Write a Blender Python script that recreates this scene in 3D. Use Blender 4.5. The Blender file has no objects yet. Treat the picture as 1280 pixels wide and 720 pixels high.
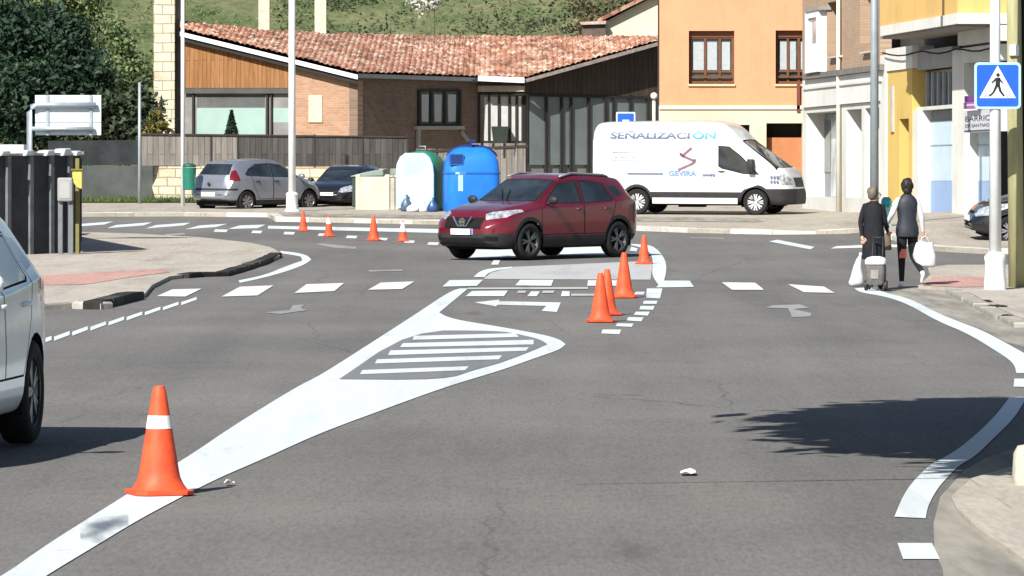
import bpy, bmesh, math, random
import numpy as np
from mathutils import Vector, Matrix, Euler
random.seed(7); rng = np.random.default_rng(11)
R = math.radians
scn = bpy.context.scene
COL = scn.collection

# ---------------------------------------------------------------- terrain and view geometry
F = 6000.0            # focal length in photo pixels (telephoto)
CX, HY = 640.0, 230.0  # photo x of the axis, photo y of the horizon
ZC = 2.113            # eye height
def S(t):
    t = min(1.0, max(0.0, t)); return t*t*(3-2*t)
def zbase(Y):
    Y = min(max(Y, -60.0), 141.0)
    return .00295*Y + .000054*Y*abs(Y)
def zg(X, Y):
    r = .335*S((X-6.5)/4)*S((Y-96)/10)*(1-S((Y-112)/20))
    return zbase(Y) + r
def G(x, y):
    k = (y-HY)/F; Y = 80.0
    add = 0.0
    for _ in range(12):
        c = ZC-add
        a = .000054; b = .00295+k
        Y = (-b+math.sqrt(b*b+4*a*c))/(2*a)
        if Y > 141: Y = (ZC-zbase(141)-add)/k
        X = (x-CX)/F*Y
        add = zg(X, Y)-zbase(Y)
    return X, Y
def P(x, y, Y):
    return Vector(((x-CX)/F*Y, Y, ZC+(HY-y)/F*Y))

# ---------------------------------------------------------------- materials
def newmat(name):
    m = bpy.data.materials.new(name); m.use_nodes = True
    nt = m.node_tree; b = nt.nodes['Principled BSDF']
    return m, nt, b
def N(nt, t, **kw):
    n = nt.nodes.new(t)
    for k, v in kw.items():
        if k in n.inputs.keys(): n.inputs[k].default_value = v
        else: setattr(n, k, v)
    return n
def L(nt, a, b): nt.links.new(a, b)
def ramp(nt, fac, stops):
    r = nt.nodes.new('ShaderNodeValToRGB')
    e = r.color_ramp.elements
    while len(e) < len(stops): e.new(.5)
    for i, (p, c) in enumerate(stops):
        e[i].position = p; e[i].color = (*c, 1) if len(c) == 3 else c
    L(nt, fac, r.inputs['Fac']); return r.outputs['Color']
def coord(nt, scale=(1,1,1), kind='Object'):
    tc = nt.nodes.new('ShaderNodeTexCoord'); mp = nt.nodes.new('ShaderNodeMapping')
    mp.inputs['Scale'].default_value = scale
    L(nt, tc.outputs[kind], mp.inputs['Vector']); return mp.outputs['Vector']
def mixc(nt, fac, a, b, mode='MIX'):
    m = nt.nodes.new('ShaderNodeMix'); m.data_type = 'RGBA'; m.blend_type = mode
    for sock, v in ((m.inputs[0], fac), (m.inputs[6], a), (m.inputs[7], b)):
        if hasattr(v, 'links') or isinstance(v, bpy.types.NodeSocket): L(nt, v, sock)
        else: sock.default_value = v if isinstance(v, (int, float)) else (*v, 1)
    return m.outputs[2]
MATS = {}
def plain(name, col, rough=.6, var=.12, scale=6, spec=.4, metal=0, bump=0, coat=0, stretch=(1,1,1), bscale=None):
    """one base colour with soft procedural wear"""
    if name in MATS: return MATS[name]
    m, nt, b = newmat(name)
    v = coord(nt, stretch)
    n = N(nt, 'ShaderNodeTexNoise', Scale=scale, Detail=5, Roughness=.62); L(nt, v, n.inputs['Vector'])
    lo = tuple(c*(1-var) for c in col); hi = tuple(min(1, c*(1+var)) for c in col)
    L(nt, ramp(nt, n.outputs['Fac'], [(.3, lo), (.7, hi)]), b.inputs['Base Color'])
    b.inputs['Roughness'].default_value = rough; b.inputs['Metallic'].default_value = metal
    b.inputs['Specular IOR Level'].default_value = spec
    if coat: b.inputs['Coat Weight'].default_value = coat; b.inputs['Coat Roughness'].default_value = .05
    if bump:
        n2 = N(nt, 'ShaderNodeTexNoise', Scale=bscale or scale*6, Detail=4); L(nt, v, n2.inputs['Vector'])
        bp = N(nt, 'ShaderNodeBump', Strength=bump, Distance=.02); L(nt, n2.outputs['Fac'], bp.inputs['Height'])
        L(nt, bp.outputs['Normal'], b.inputs['Normal'])
    MATS[name] = m; return m
def plaster(name, col, streak=.13, rough=.9):
    """painted render with patchy fading and thin run-off streaks"""
    m, nt, b = newmat(name); g = nt.nodes.new('ShaderNodeNewGeometry')
    n = N(nt, 'ShaderNodeTexNoise', Scale=.7, Detail=7, Roughness=.65); L(nt, g.outputs['Position'], n.inputs['Vector'])
    c = ramp(nt, n.outputs['Fac'], [(.3, tuple(k*.86 for k in col)), (.5, col), (.72, tuple(min(1, k*1.07) for k in col))])
    mp = nt.nodes.new('ShaderNodeMapping'); mp.inputs['Scale'].default_value = (5, 5, .35); L(nt, g.outputs['Position'], mp.inputs['Vector'])
    s = N(nt, 'ShaderNodeTexNoise', Scale=1.2, Detail=6, Roughness=.7); L(nt, mp.outputs['Vector'], s.inputs['Vector'])
    c = mixc(nt, streak, c, ramp(nt, s.outputs['Fac'], [(.34, (.5,.47,.44)), (.5, (1,1,1))]), 'MULTIPLY')
    f = N(nt, 'ShaderNodeTexNoise', Scale=22, Detail=4); L(nt, g.outputs['Position'], f.inputs['Vector'])
    c = mixc(nt, .35, c, ramp(nt, f.outputs['Fac'], [(.3, (.82,.82,.82)), (.7, (1.12,1.12,1.12))]), 'MULTIPLY')
    L(nt, c, b.inputs['Base Color']); b.inputs['Roughness'].default_value = rough; b.inputs['Specular IOR Level'].default_value = .15
    bp = N(nt, 'ShaderNodeBump', Strength=.15, Distance=.01); L(nt, f.outputs['Fac'], bp.inputs['Height']); L(nt, bp.outputs['Normal'], b.inputs['Normal'])
    MATS[name] = m; return m
def asphalt():
    m, nt, b = newmat('asphalt')
    v = coord(nt)
    big = N(nt, 'ShaderNodeTexNoise', Scale=.16, Detail=6, Roughness=.6); L(nt, v, big.inputs['Vector'])
    base = ramp(nt, big.outputs['Fac'], [(.28, (.120,.119,.116)), (.5, (.145,.142,.136)), (.74, (.174,.167,.156))])
    v2 = coord(nt, (1, .11, 1))
    pat = N(nt, 'ShaderNodeTexNoise', Scale=1.1, Detail=5, Roughness=.7); L(nt, v2, pat.inputs['Vector'])
    c1 = mixc(nt, .55, base, ramp(nt, pat.outputs['Fac'], [(.28, (.74,.74,.74)), (.5, (1,1,1)), (.78, (1.14,1.13,1.1))]), 'MULTIPLY')
    fine = N(nt, 'ShaderNodeTexNoise', Scale=38, Detail=3, Roughness=.8); L(nt, coord(nt, (1,.12,1)), fine.inputs['Vector'])
    c2 = mixc(nt, .7, c1, ramp(nt, fine.outputs['Fac'], [(.25, (.62,.62,.62)), (.5, (1,1,1)), (.78, (1.35,1.35,1.33))]), 'MULTIPLY')
    # oil and tar spots with a shape of their own
    vo = N(nt, 'ShaderNodeTexVoronoi', Scale=.55); L(nt, coord(nt, (1,.16,1)), vo.inputs['Vector'])
    sp = ramp(nt, vo.outputs['Distance'], [(.02, (.55,.55,.56)), (.09, (1,1,1))])
    c3 = mixc(nt, .8, c2, sp, 'MULTIPLY')
    # hairline cracks that come and go
    ce = N(nt, 'ShaderNodeTexVoronoi', Scale=.42); ce.feature = 'DISTANCE_TO_EDGE'
    wob = N(nt, 'ShaderNodeTexNoise', Scale=1.5, Detail=5); L(nt, v, wob.inputs['Vector'])
    L(nt, mixc(nt, .35, coord(nt, (1,.22,1)), wob.outputs['Color'], 'ADD'), ce.inputs['Vector'])
    line = ramp(nt, ce.outputs['Distance'], [(.002, (1,1,1)), (.007, (0,0,0))])
    gate = N(nt, 'ShaderNodeTexNoise', Scale=.22, Detail=3); L(nt, coord(nt, (1,.3,1)), gate.inputs['Vector'])
    msk = N(nt, 'ShaderNodeMath', operation='MULTIPLY'); L(nt, line, msk.inputs[0]); L(nt, ramp(nt, gate.outputs['Fac'], [(.50, (0,0,0)), (.60, (.55,.55,.55))]), msk.inputs[1])
    c4 = mixc(nt, msk.outputs[0], c3, (.035,.034,.033))
    # lanes polished by tyres run lighter along the carriageway
    tr = N(nt, 'ShaderNodeTexNoise', Scale=.75, Detail=3); L(nt, coord(nt, (1,.03,1)), tr.inputs['Vector'])
    c4 = mixc(nt, .6, c4, ramp(nt, tr.outputs['Fac'], [(.32, (.86,.86,.87)), (.5, (1,1,1)), (.68, (1.12,1.11,1.09))]), 'MULTIPLY')
    L(nt, c4, b.inputs['Base Color'])
    b.inputs['Roughness'].default_value = .95; b.inputs['Specular IOR Level'].default_value = .08
    return m
def paint(name, col, wear=.35, rough=.7):
    m, nt, b = newmat(name)
    n = N(nt, 'ShaderNodeTexNoise', Scale=14, Detail=6, Roughness=.75); L(nt, coord(nt, (1,.3,1)), n.inputs['Vector'])
    n2 = N(nt, 'ShaderNodeTexNoise', Scale=1.2, Detail=3); L(nt, coord(nt, (1,.3,1)), n2.inputs['Vector'])
    worn = tuple(c*.45+.05 for c in col)
    add = N(nt, 'ShaderNodeMath', operation='ADD'); L(nt, n.outputs['Fac'], add.inputs[0]); L(nt, n2.outputs['Fac'], add.inputs[1])
    f = nt.nodes.new('ShaderNodeMapRange'); f.inputs['From Min'].default_value = .62-wear*.3; f.inputs['From Max'].default_value = .78+ .25*wear
    L(nt, add.outputs[0], f.inputs['Value'])
    c = mixc(nt, f.outputs[0], worn, col)
    ty = N(nt, 'ShaderNodeTexNoise', Scale=2.2, Detail=5, Roughness=.7); L(nt, coord(nt, (1,.05,1)), ty.inputs['Vector'])
    c = mixc(nt, .55, c, ramp(nt, ty.outputs['Fac'], [(.3, (.66,.66,.67)), (.48, (1,1,1))]), 'MULTIPLY')
    L(nt, c, b.inputs['Base Color'])
    b.inputs['Roughness'].default_value = rough; b.inputs['Specular IOR Level'].default_value = .15
    return m
def concrete(name, col, joint=1.2, jd=.75):
    """paving slabs with joints, dirt and stains"""
    m, nt, b = newmat(name)
    v = coord(nt)
    br = N(nt, 'ShaderNodeTexBrick', Scale=1.0); br.offset = .5
    br.inputs['Mortar Size'].default_value = .012; br.inputs['Brick Width'].default_value = joint; br.inputs['Row Height'].default_value = joint*.8
    br.inputs['Color1'].default_value = (*col, 1); br.inputs['Color2'].default_value = (*[c*.9 for c in col], 1)
    br.inputs['Mortar'].default_value = (*[c*jd for c in col], 1)
    L(nt, v, br.inputs['Vector'])
    n = N(nt, 'ShaderNodeTexNoise', Scale=1.3, Detail=7, Roughness=.7); L(nt, coord(nt, (1,.13,1)), n.inputs['Vector'])
    c = mixc(nt, .8, br.outputs['Color'], ramp(nt, n.outputs['Fac'], [(.25, (.6,.59,.56)), (.5, (1,1,1)), (.75, (1.14,1.13,1.1))]), 'MULTIPLY')
    n2 = N(nt, 'ShaderNodeTexNoise', Scale=25, Detail=3); L(nt, coord(nt, (1,.13,1)), n2.inputs['Vector'])
    c = mixc(nt, .5, c, ramp(nt, n2.outputs['Fac'], [(.3, (.75,.75,.75)), (.7, (1.2,1.2,1.2))]), 'MULTIPLY')
    L(nt, c, b.inputs['Base Color']); b.inputs['Roughness'].default_value = .9; b.inputs['Specular IOR Level'].default_value = .12
    return m
def wallcoord(nt, ang=0.0):
    """(along the wall, height) in world metres for brick and board patterns"""
    tc = nt.nodes.new('ShaderNodeNewGeometry'); mp = nt.nodes.new('ShaderNodeMapping')
    mp.inputs['Rotation'].default_value = (0, 0, -ang)
    L(nt, tc.outputs['Position'], mp.inputs['Vector'])
    sx = nt.nodes.new('ShaderNodeSeparateXYZ'); L(nt, mp.outputs['Vector'], sx.inputs[0])
    cb = nt.nodes.new('ShaderNodeCombineXYZ'); L(nt, sx.outputs['X'], cb.inputs['X']); L(nt, sx.outputs['Z'], cb.inputs['Y'])
    return cb.outputs[0]
def brick(name, c1, c2, mortar, ang=0.0, w=.24, h=.075, var=.6):
    m, nt, b = newmat(name); v = wallcoord(nt, ang)
    br = N(nt, 'ShaderNodeTexBrick', Scale=1.0)
    br.inputs['Mortar Size'].default_value = h*.12; br.inputs['Brick Width'].default_value = w; br.inputs['Row Height'].default_value = h
    br.inputs['Color1'].default_value = (*c1, 1); br.inputs['Color2'].default_value = (*c2, 1); br.inputs['Mortar'].default_value = (*mortar, 1)
    L(nt, v, br.inputs['Vector'])
    n = N(nt, 'ShaderNodeTexNoise', Scale=1.6, Detail=6, Roughness=.7); L(nt, v, n.inputs['Vector'])
    c = mixc(nt, var, br.outputs['Color'], ramp(nt, n.outputs['Fac'], [(.25, (.6,.6,.6)), (.5, (1,1,1)), (.75, (1.3,1.28,1.22))]), 'MULTIPLY')
    L(nt, c, b.inputs['Base Color']); b.inputs['Roughness'].default_value = .9; b.inputs['Specular IOR Level'].default_value = .15
    bp = N(nt, 'ShaderNodeBump', Strength=.5, Distance=.012); L(nt, br.outputs['Fac'], bp.inputs['Height']); bp.invert = True
    L(nt, bp.outputs['Normal'], b.inputs['Normal'])
    return m
def boards(name, c1, c2, ang=0.0, w=.14, gap=.07):
    """vertical timber boards with grain"""
    m, nt, b = newmat(name); v = wallcoord(nt, ang)
    br = N(nt, 'ShaderNodeTexBrick', Scale=1.0); br.offset = .5
    br.inputs['Mortar Size'].default_value = .006; br.inputs['Brick Width'].default_value = 6.0; br.inputs['Row Height'].default_value = w
    br.inputs['Color1'].default_value = (*c1, 1); br.inputs['Color2'].default_value = (*c2, 1); br.inputs['Mortar'].default_value = (*[c*.25 for c in c1], 1)
    sw = nt.nodes.new('ShaderNodeSeparateXYZ'); L(nt, v, sw.inputs[0]); cb = nt.nodes.new('ShaderNodeCombineXYZ')
    L(nt, sw.outputs['Y'], cb.inputs['X']); L(nt, sw.outputs['X'], cb.inputs['Y']); L(nt, cb.outputs[0], br.inputs['Vector'])
    mp = nt.nodes.new('ShaderNodeMapping'); mp.inputs['Scale'].default_value = (9, .7, 1); L(nt, v, mp.inputs['Vector'])
    n = N(nt, 'ShaderNodeTexNoise', Scale=1.5, Detail=6, Roughness=.7); L(nt, mp.outputs['Vector'], n.inputs['Vector'])
    c = mixc(nt, .85, br.outputs['Color'], ramp(nt, n.outputs['Fac'], [(.25, (.5,.48,.46)), (.5, (1,1,1)), (.78, (1.5,1.45,1.4))]), 'MULTIPLY')
    L(nt, c, b.inputs['Base Color']); b.inputs['Roughness'].default_value = .85; b.inputs['Specular IOR Level'].default_value = .2
    return m
def foliage(name, dark, light, scale=.9, trans=.25):
    m, nt, b = newmat(name)
    g = nt.nodes.new('ShaderNodeNewGeometry')
    n = N(nt, 'ShaderNodeTexNoise', Scale=scale, Detail=3); L(nt, g.outputs['Position'], n.inputs['Vector'])
    a = N(nt, 'ShaderNodeMath', operation='ADD'); L(nt, n.outputs['Fac'], a.inputs[0])
    r = N(nt, 'ShaderNodeMath', operation='MULTIPLY'); L(nt, g.outputs['Random Per Island'], r.inputs[0]); r.inputs[1].default_value = .55
    L(nt, r.outputs[0], a.inputs[1])
    c = ramp(nt, a.outputs[0], [(.45, dark), (.75, tuple((p+q)/2 for p, q in zip(dark, light))), (1.0, light)])
    L(nt, c, b.inputs['Base Color']); b.inputs['Roughness'].default_value = .6; b.inputs['Specular IOR Level'].default_value = .25
    tr = nt.nodes.new('ShaderNodeBsdfTranslucent'); L(nt, c, tr.inputs['Color'])
    mx = nt.nodes.new('ShaderNodeMixShader'); mx.inputs[0].default_value = trans
    out = nt.nodes['Material Output']; L(nt, b.outputs[0], mx.inputs[1]); L(nt, tr.outputs[0], mx.inputs[2]); L(nt, mx.outputs[0], out.inputs['Surface'])
    return m
def carpaint(name, col, metal=.0, rough=.35, coat=1.0):
    if name in MATS: return MATS[name]
    m, nt, b = newmat(name)
    n = N(nt, 'ShaderNodeTexNoise', Scale=3, Detail=5, Roughness=.7); L(nt, coord(nt), n.inputs['Vector'])
    L(nt, ramp(nt, n.outputs['Fac'], [(.3, tuple(c*.88 for c in col)), (.7, tuple(min(1, c*1.08) for c in col))]), b.inputs['Base Color'])
    b.inputs['Metallic'].default_value = metal; b.inputs['Roughness'].default_value = rough
    b.inputs['Coat Weight'].default_value = coat; b.inputs['Coat Roughness'].default_value = .06
    MATS[name] = m; return m
def glass(name='car_glass', col=(.018,.024,.03), rough=.06, spec=.7):
    if name in MATS: return MATS[name]
    m, nt, b = newmat(name)
    n = N(nt, 'ShaderNodeTexNoise', Scale=1.7, Detail=2); L(nt, coord(nt), n.inputs['Vector'])
    L(nt, ramp(nt, n.outputs['Fac'], [(.35, tuple(c*.6 for c in col)), (.65, tuple(c*1.6 for c in col))]), b.inputs['Base Color'])
    b.inputs['Roughness'].default_value = rough; b.inputs['Specular IOR Level'].default_value = spec
    MATS[name] = m; return m

# ---------------------------------------------------------------- objects
def link(o): COL.objects.link(o); return o
def thing(name, label, cat, loc=(0,0,0), rz=0, group=None):
    o = bpy.data.objects.new(name, None); link(o); o.empty_display_size = .2
    o.location = loc; o.rotation_euler = (0, 0, rz)
    o['label'] = label; o['category'] = cat
    if group: o['group'] = group
    return o
def tag(o, label, cat, group=None):
    o['label'] = label; o['category'] = cat
    if group: o['group'] = group
    return o
def kind(o, k, label=None, cat=None):
    o['kind'] = k
    if label: o['label'] = label
    if cat: o['category'] = cat
    return o
class MB:
    def __init__(s): s.v = []; s.f = []; s.mi = []
    def add(s, vs, fs, mi=0):
        b = len(s.v); s.v += [tuple(v) for v in vs]
        for f in fs: s.f.append([i+b for i in f]); s.mi.append(mi)
        return s
    def box(s, x0, x1, y0, y1, z0, z1, mi=0):
        vs = [(x,y,z) for x in (x0,x1) for y in (y0,y1) for z in (z0,z1)]
        return s.add(vs, [(0,1,3,2),(4,6,7,5),(0,4,5,1),(2,3,7,6),(0,2,6,4),(1,5,7,3)], mi)
    def prism(s, pts, vec, mi=0):
        """planar polygon pts (3D) swept by vec"""
        n = len(pts); vec = Vector(vec)
        vs = [Vector(p) for p in pts]+[Vector(p)+vec for p in pts]
        fs = [list(range(n))[::-1], [i+n for i in range(n)]]+[[i, (i+1)%n, (i+1)%n+n, i+n] for i in range(n)]
        return s.add(vs, fs, mi)
    def tube(s, pts, rs, n=10, mi=0, cap=True):
        pts = [Vector(p) for p in pts]
        if isinstance(rs, (int, float)): rs = [rs]*len(pts)
        rings = []; up = Vector((0,0,1))
        for i, p in enumerate(pts):
            d = (pts[min(i+1, len(pts)-1)]-pts[max(i-1, 0)]).normalized()
            a = d.cross(up) if abs(d.z) < .95 else d.cross(Vector((1,0,0)))
            a.normalize(); c = d.cross(a)
            rings.append([p+rs[i]*(math.cos(t)*a+math.sin(t)*c) for t in [2*math.pi*k/n for k in range(n)]])
        vs = [q for r in rings for q in r]; fs = []
        for i in range(len(pts)-1):
            for k in range(n): fs.append((i*n+k, i*n+(k+1)%n, (i+1)*n+(k+1)%n, (i+1)*n+k))
        if cap: fs += [tuple(range(n))[::-1], tuple((len(pts)-1)*n+k for k in range(n))]
        return s.add(vs, fs, mi)
    def lathe(s, prof, n=24, axis='z', c=(0,0,0), mi=0, cap=True):
        vs = []; fs = []
        for r, h in prof:
            for k in range(n):
                a = 2*math.pi*k/n; u, w = r*math.cos(a), r*math.sin(a)
                vs.append((c[0]+u, c[1]+w, c[2]+h) if axis == 'z' else (c[0]+u, c[1]+h, c[2]-w))
        for i in range(len(prof)-1):
            for k in range(n): fs.append((i*n+k, i*n+(k+1)%n, (i+1)*n+(k+1)%n, (i+1)*n+k))
        if cap and prof[0][0] > 1e-6: fs.append(tuple(range(n))[::-1])
        if cap and prof[-1][0] > 1e-6: fs.append(tuple((len(prof)-1)*n+k for k in range(n)))
        return s.add(vs, fs, mi)
    def ell(s, c, r, n=14, m=8, mi=0):
        vs = []; fs = []
        for i in range(m+1):
            t = math.pi*i/m
            for k in range(n):
                a = 2*math.pi*k/n
                vs.append((c[0]+r[0]*math.sin(t)*math.cos(a), c[1]+r[1]*math.sin(t)*math.sin(a), c[2]+r[2]*math.cos(t)))
        for i in range(m):
            for k in range(n): fs.append((i*n+k, (i+1)*n+k, (i+1)*n+(k+1)%n, i*n+(k+1)%n))
        return s.add(vs, fs, mi)
    def build(s, name, mat, parent=None, smooth=False, bevel=0, world=False, flat_angle=None):
        vs = s.v
        if world and parent is not None:
            inv = parent.matrix_basis.inverted(); vs = [tuple(inv @ Vector(v)) for v in vs]
        me = bpy.data.meshes.new(name); me.from_pydata(vs, [], s.f)
        mats = mat if isinstance(mat, (list, tuple)) else [mat]
        for m in mats: me.materials.append(m)
        if len(mats) > 1: me.polygons.foreach_set('material_index', s.mi)
        bm = bmesh.new(); bm.from_mesh(me); bmesh.ops.remove_doubles(bm, verts=bm.verts, dist=1e-5)
        bmesh.ops.recalc_face_normals(bm, faces=bm.faces); bm.to_mesh(me); bm.free()
        if smooth:
            me.shade_smooth()
            if flat_angle: me.set_sharp_from_angle(angle=R(flat_angle))
        o = bpy.data.objects.new(name, me); link(o)
        if parent is not None: o.parent = parent
        if bevel:
            b = o.modifiers.new('bevel', 'BEVEL'); b.width = bevel; b.segments = 2; b.limit_method = 'ANGLE'
        return o
def sheet(name, poly, off, mat, parent=None, step=3.0, px=True, kinds=None, thick=0):
    """a polygon lying on the terrain (photo-traced or in metres), thick > 0 gives it a kerb face"""
    pts = [G(*p) for p in poly] if px else poly
    bm = bmesh.new()
    vs = [bm.verts.new((x, y, 0)) for x, y in pts]
    f = bm.faces.new(vs); bmesh.ops.triangulate(bm, faces=[f])
    ys = [p[1] for p in pts]; xs = [p[0] for p in pts]
    for lo, hi, no in ((min(ys), max(ys), (0,1,0)), (min(xs), max(xs), (1,0,0))):
        k = math.floor(lo/step)+1
        while k*step < hi:
            co = (0, k*step, 0) if no[1] else (k*step, 0, 0)
            bmesh.ops.bisect_plane(bm, geom=bm.verts[:]+bm.edges[:]+bm.faces[:], plane_co=co, plane_no=no); k += 1
    bmesh.ops.recalc_face_normals(bm, faces=bm.faces)
    if bm.faces[0].normal.z < 0: bmesh.ops.reverse_faces(bm, faces=bm.faces)
    if thick:
        ret = bmesh.ops.extrude_face_region(bm, geom=bm.faces[:])
        top = {v for v in ret['geom'] if isinstance(v, bmesh.types.BMVert)}
        for v in bm.verts:
            v.co.z = zg(v.co.x, v.co.y)+(thick if v in top else -.15)+off
        bmesh.ops.recalc_face_normals(bm, faces=bm.faces)
    else:
        for v in bm.verts: v.co.z = zg(v.co.x, v.co.y)+off
    me = bpy.data.meshes.new(name); bm.to_mesh(me); bm.free(); me.materials.append(mat)
    o = bpy.data.objects.new(name, me); link(o)
    if parent is not None: o.parent = parent
    if kinds: o['kind'] = kinds
    return o
class Wall:
    """a vertical plane through two ground points; photo pixels are carried onto it and get real thickness"""
    def __init__(s, a, b):
        s.a = Vector((a[0], a[1], 0)); s.b = Vector((b[0], b[1], 0)); s.d = (s.b-s.a).normalized()
        s.n = Vector((s.d.y, -s.d.x, 0))
        if s.n.y > 0: s.n = -s.n
        s.ang = math.atan2(s.d.y, s.d.x)
    def pt(s, x, y, off=0):
        k = (x-CX)/F; a = s.a+s.n*off
        # (k*Y, Y) on line a + t d :  n.(p-a) = 0
        Y = (s.n.x*a.x+s.n.y*a.y)/(s.n.x*k+s.n.y)
        return Vector((k*Y, Y, ZC+(HY-y)/F*Y))
    def slab(s, mb, px, o0, o1, mi=0):
        """polygon traced at the outer face o1, going back to o0"""
        pts = [s.pt(x, y, o1) for x, y in px]
        return mb.prism(pts, s.n*(o0-o1), mi)
    def rect(s, mb, x0, x1, y0, y1, o0, o1, mi=0):
        """upright box between two photo columns; top and bottom are kept level at the middle column"""
        a = s.pt(x0, 0, o1); b = s.pt(x1, 0, o1); m = s.pt((x0+x1)/2, y0, o1); m2 = s.pt((x0+x1)/2, y1, o1)
        p = [Vector((a.x,a.y,m.z)), Vector((b.x,b.y,m.z)), Vector((b.x,b.y,m2.z)), Vector((a.x,a.y,m2.z))]
        return mb.prism(p, s.n*(o0-o1), mi)
def hull(pts):
    pts = sorted(set(pts)); 
    def half(ps):
        h = []
        for p in ps:
            while len(h) > 1 and (h[-1][0]-h[-2][0])*(p[1]-h[-2][1])-(h[-1][1]-h[-2][1])*(p[0]-h[-2][0]) <= 0: h.pop()
            h.append(p)
        return h[:-1]
    return half(pts)+half(pts[::-1])
def text_mesh(s, size, extrude=0.0, align='CENTER', bold=0.0):
    cu = bpy.data.curves.new('text', 'FONT'); cu.body = s; cu.size = size; cu.extrude = extrude; cu.align_x = align; cu.offset = bold
    o = bpy.data.objects.new('text', cu); link(o)
    dg = bpy.context.evaluated_depsgraph_get(); dg.update()
    me = bpy.data.meshes.new_from_object(o.evaluated_get(dg))
    COL.objects.unlink(o); bpy.data.objects.remove(o); return me

# ---------------------------------------------------------------- camera, sun, sky
cam = bpy.data.cameras.new('camera'); co = bpy.data.objects.new('camera', cam); link(co)
cam.sensor_width = 36; cam.lens = 36*F/1280; cam.shift_y = (HY-360)/1280
co.location = (0, 0, ZC); co.rotation_euler = (R(90), 0, 0); cam.clip_start = .5; cam.clip_end = 3000
scn.camera = co
SV = Vector((.58, 1.10, -1)).normalized()          # where the sunlight travels
el = math.asin(-SV.z); az = math.atan2(-SV.x, -SV.y)  # compass bearing of the sun, from +Y towards +X
w = bpy.data.worlds.new('World'); scn.world = w; w.use_nodes = True
sky = w.node_tree.nodes.new('ShaderNodeTexSky'); sky.sky_type = 'NISHITA'; sky.sun_disc = False
sky.sun_elevation = el; sky.sun_rotation = az; sky.air_density = 1.0; sky.dust_density = .8
bg = w.node_tree.nodes['Background']; bg.inputs['Strength'].default_value = .062
w.node_tree.links.new(sky.outputs[0], bg.inputs[0])
sl = bpy.data.lights.new('sun', 'SUN'); sl.energy = 4.8; sl.angle = R(.5); sl.color = (1, .955, .89)
so = bpy.data.objects.new('sun', sl); link(so); so.rotation_euler = SV.to_track_quat('-Z', 'Y').to_euler(); so.location = (-20, -40, 40)
scn.view_settings.view_transform = 'Standard'; scn.view_settings.look = 'None'
scn.view_settings.exposure = .8; scn.view_settings.gamma = 1
# ================================================================ GROUND, ROAD, PAVEMENTS
def grid(name, xs, ys, zf, mat, k):
    nx, ny = len(xs), len(ys)
    vs = [(x, y, zf(x, y)) for y in ys for x in xs]
    fs = [(j*nx+i, j*nx+i+1, (j+1)*nx+i+1, (j+1)*nx+i) for j in range(ny-1) for i in range(nx-1)]
    me = bpy.data.meshes.new(name); me.from_pydata(vs, [], fs); me.materials.append(mat); me.shade_smooth()
    o = bpy.data.objects.new(name, me); link(o); o['kind'] = k; return o
M = {}
M['asphalt'] = asphalt()
M['white'] = paint('road_white', (.545,.595,.605), .34)
M['oldwhite'] = paint('old_white', (.62,.62,.6), .55)
M['fadewhite'] = paint('faded_white', (.27,.27,.265), .9)
M['greypaint'] = paint('grey_paint', (.17,.175,.18), .2)
M['palepaint'] = paint('pale_paint', (.40,.405,.40), .5)
M['pave'] = concrete('pavement_slabs', (.40,.365,.315))
M['pavefar'] = concrete('far_pavement_slabs', (.36,.33,.28), 1.5)
M['pinkpave'] = concrete('pink_tiles', (.46,.28,.24), .4)
M['dust'] = plain('dusty_gutter', (.25,.235,.205), .95, .35, 3.5, .08, bump=.1, stretch=(1,.12,1))
M['kerb'] = plain('kerb_stone', (.36,.345,.31), .9, .25, 3, .15, bump=.2)
M['blackkerb'] = plain('dark_kerb', (.022,.022,.02), .8, .4, 5, .2)
M['dirt'] = plain('bare_dirt', (.16,.14,.09), .95, .3, .5, .1)
xs = [-260,-140,-80,-50]+[x for x in range(-30, 31, 3)]+[50,80,140,260]
ys = [-60,-40,-20]+[y for y in range(-10, 150, 3)]+[150,160,180,220,300,450]
grid('ground', xs, ys, lambda x, y: zg(x, y)-.3, M['dirt'], 'structure')
road = grid('road', [x*1.5 for x in range(-24, 25)], [y*1.5 for y in range(-12, 97)], lambda x, y: zg(x, y), M['asphalt'], 'structure')

def rounded(poly, it=2, lim=50):
    """soften the gentle bends of a traced outline, keep its true corners"""
    for _ in range(it):
        o = []; n = len(poly)
        for i in range(n):
            p, c, q = Vector(poly[i-1]), Vector(poly[i]), Vector(poly[(i+1)%n])
            a, b = (c-p), (q-c)
            # compare bends on the ground, where the view does not squash them
            ga, gb, gc = Vector(G(*p)), Vector(G(*c)), Vector(G(*q)); u, w = gb-ga, gc-gb
            if u.length < 1e-6 or w.length < 1e-6 or a.length < 2.5 or b.length < 2.5 or math.degrees(abs(a.angle(b))) > lim: o.append(tuple(c)); continue
            o += [tuple(c-a*.25), tuple(c+b*.25)]
        poly = o
    return poly
def mark(name, poly, m='white', lvl=1):
    if name in ('splitter_island','edge_line','curved_line','nose_line','hatch_field','patch_edge'): poly = rounded(poly)
    return sheet(name, poly, .004*lvl+.002, M[m], road)
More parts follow.
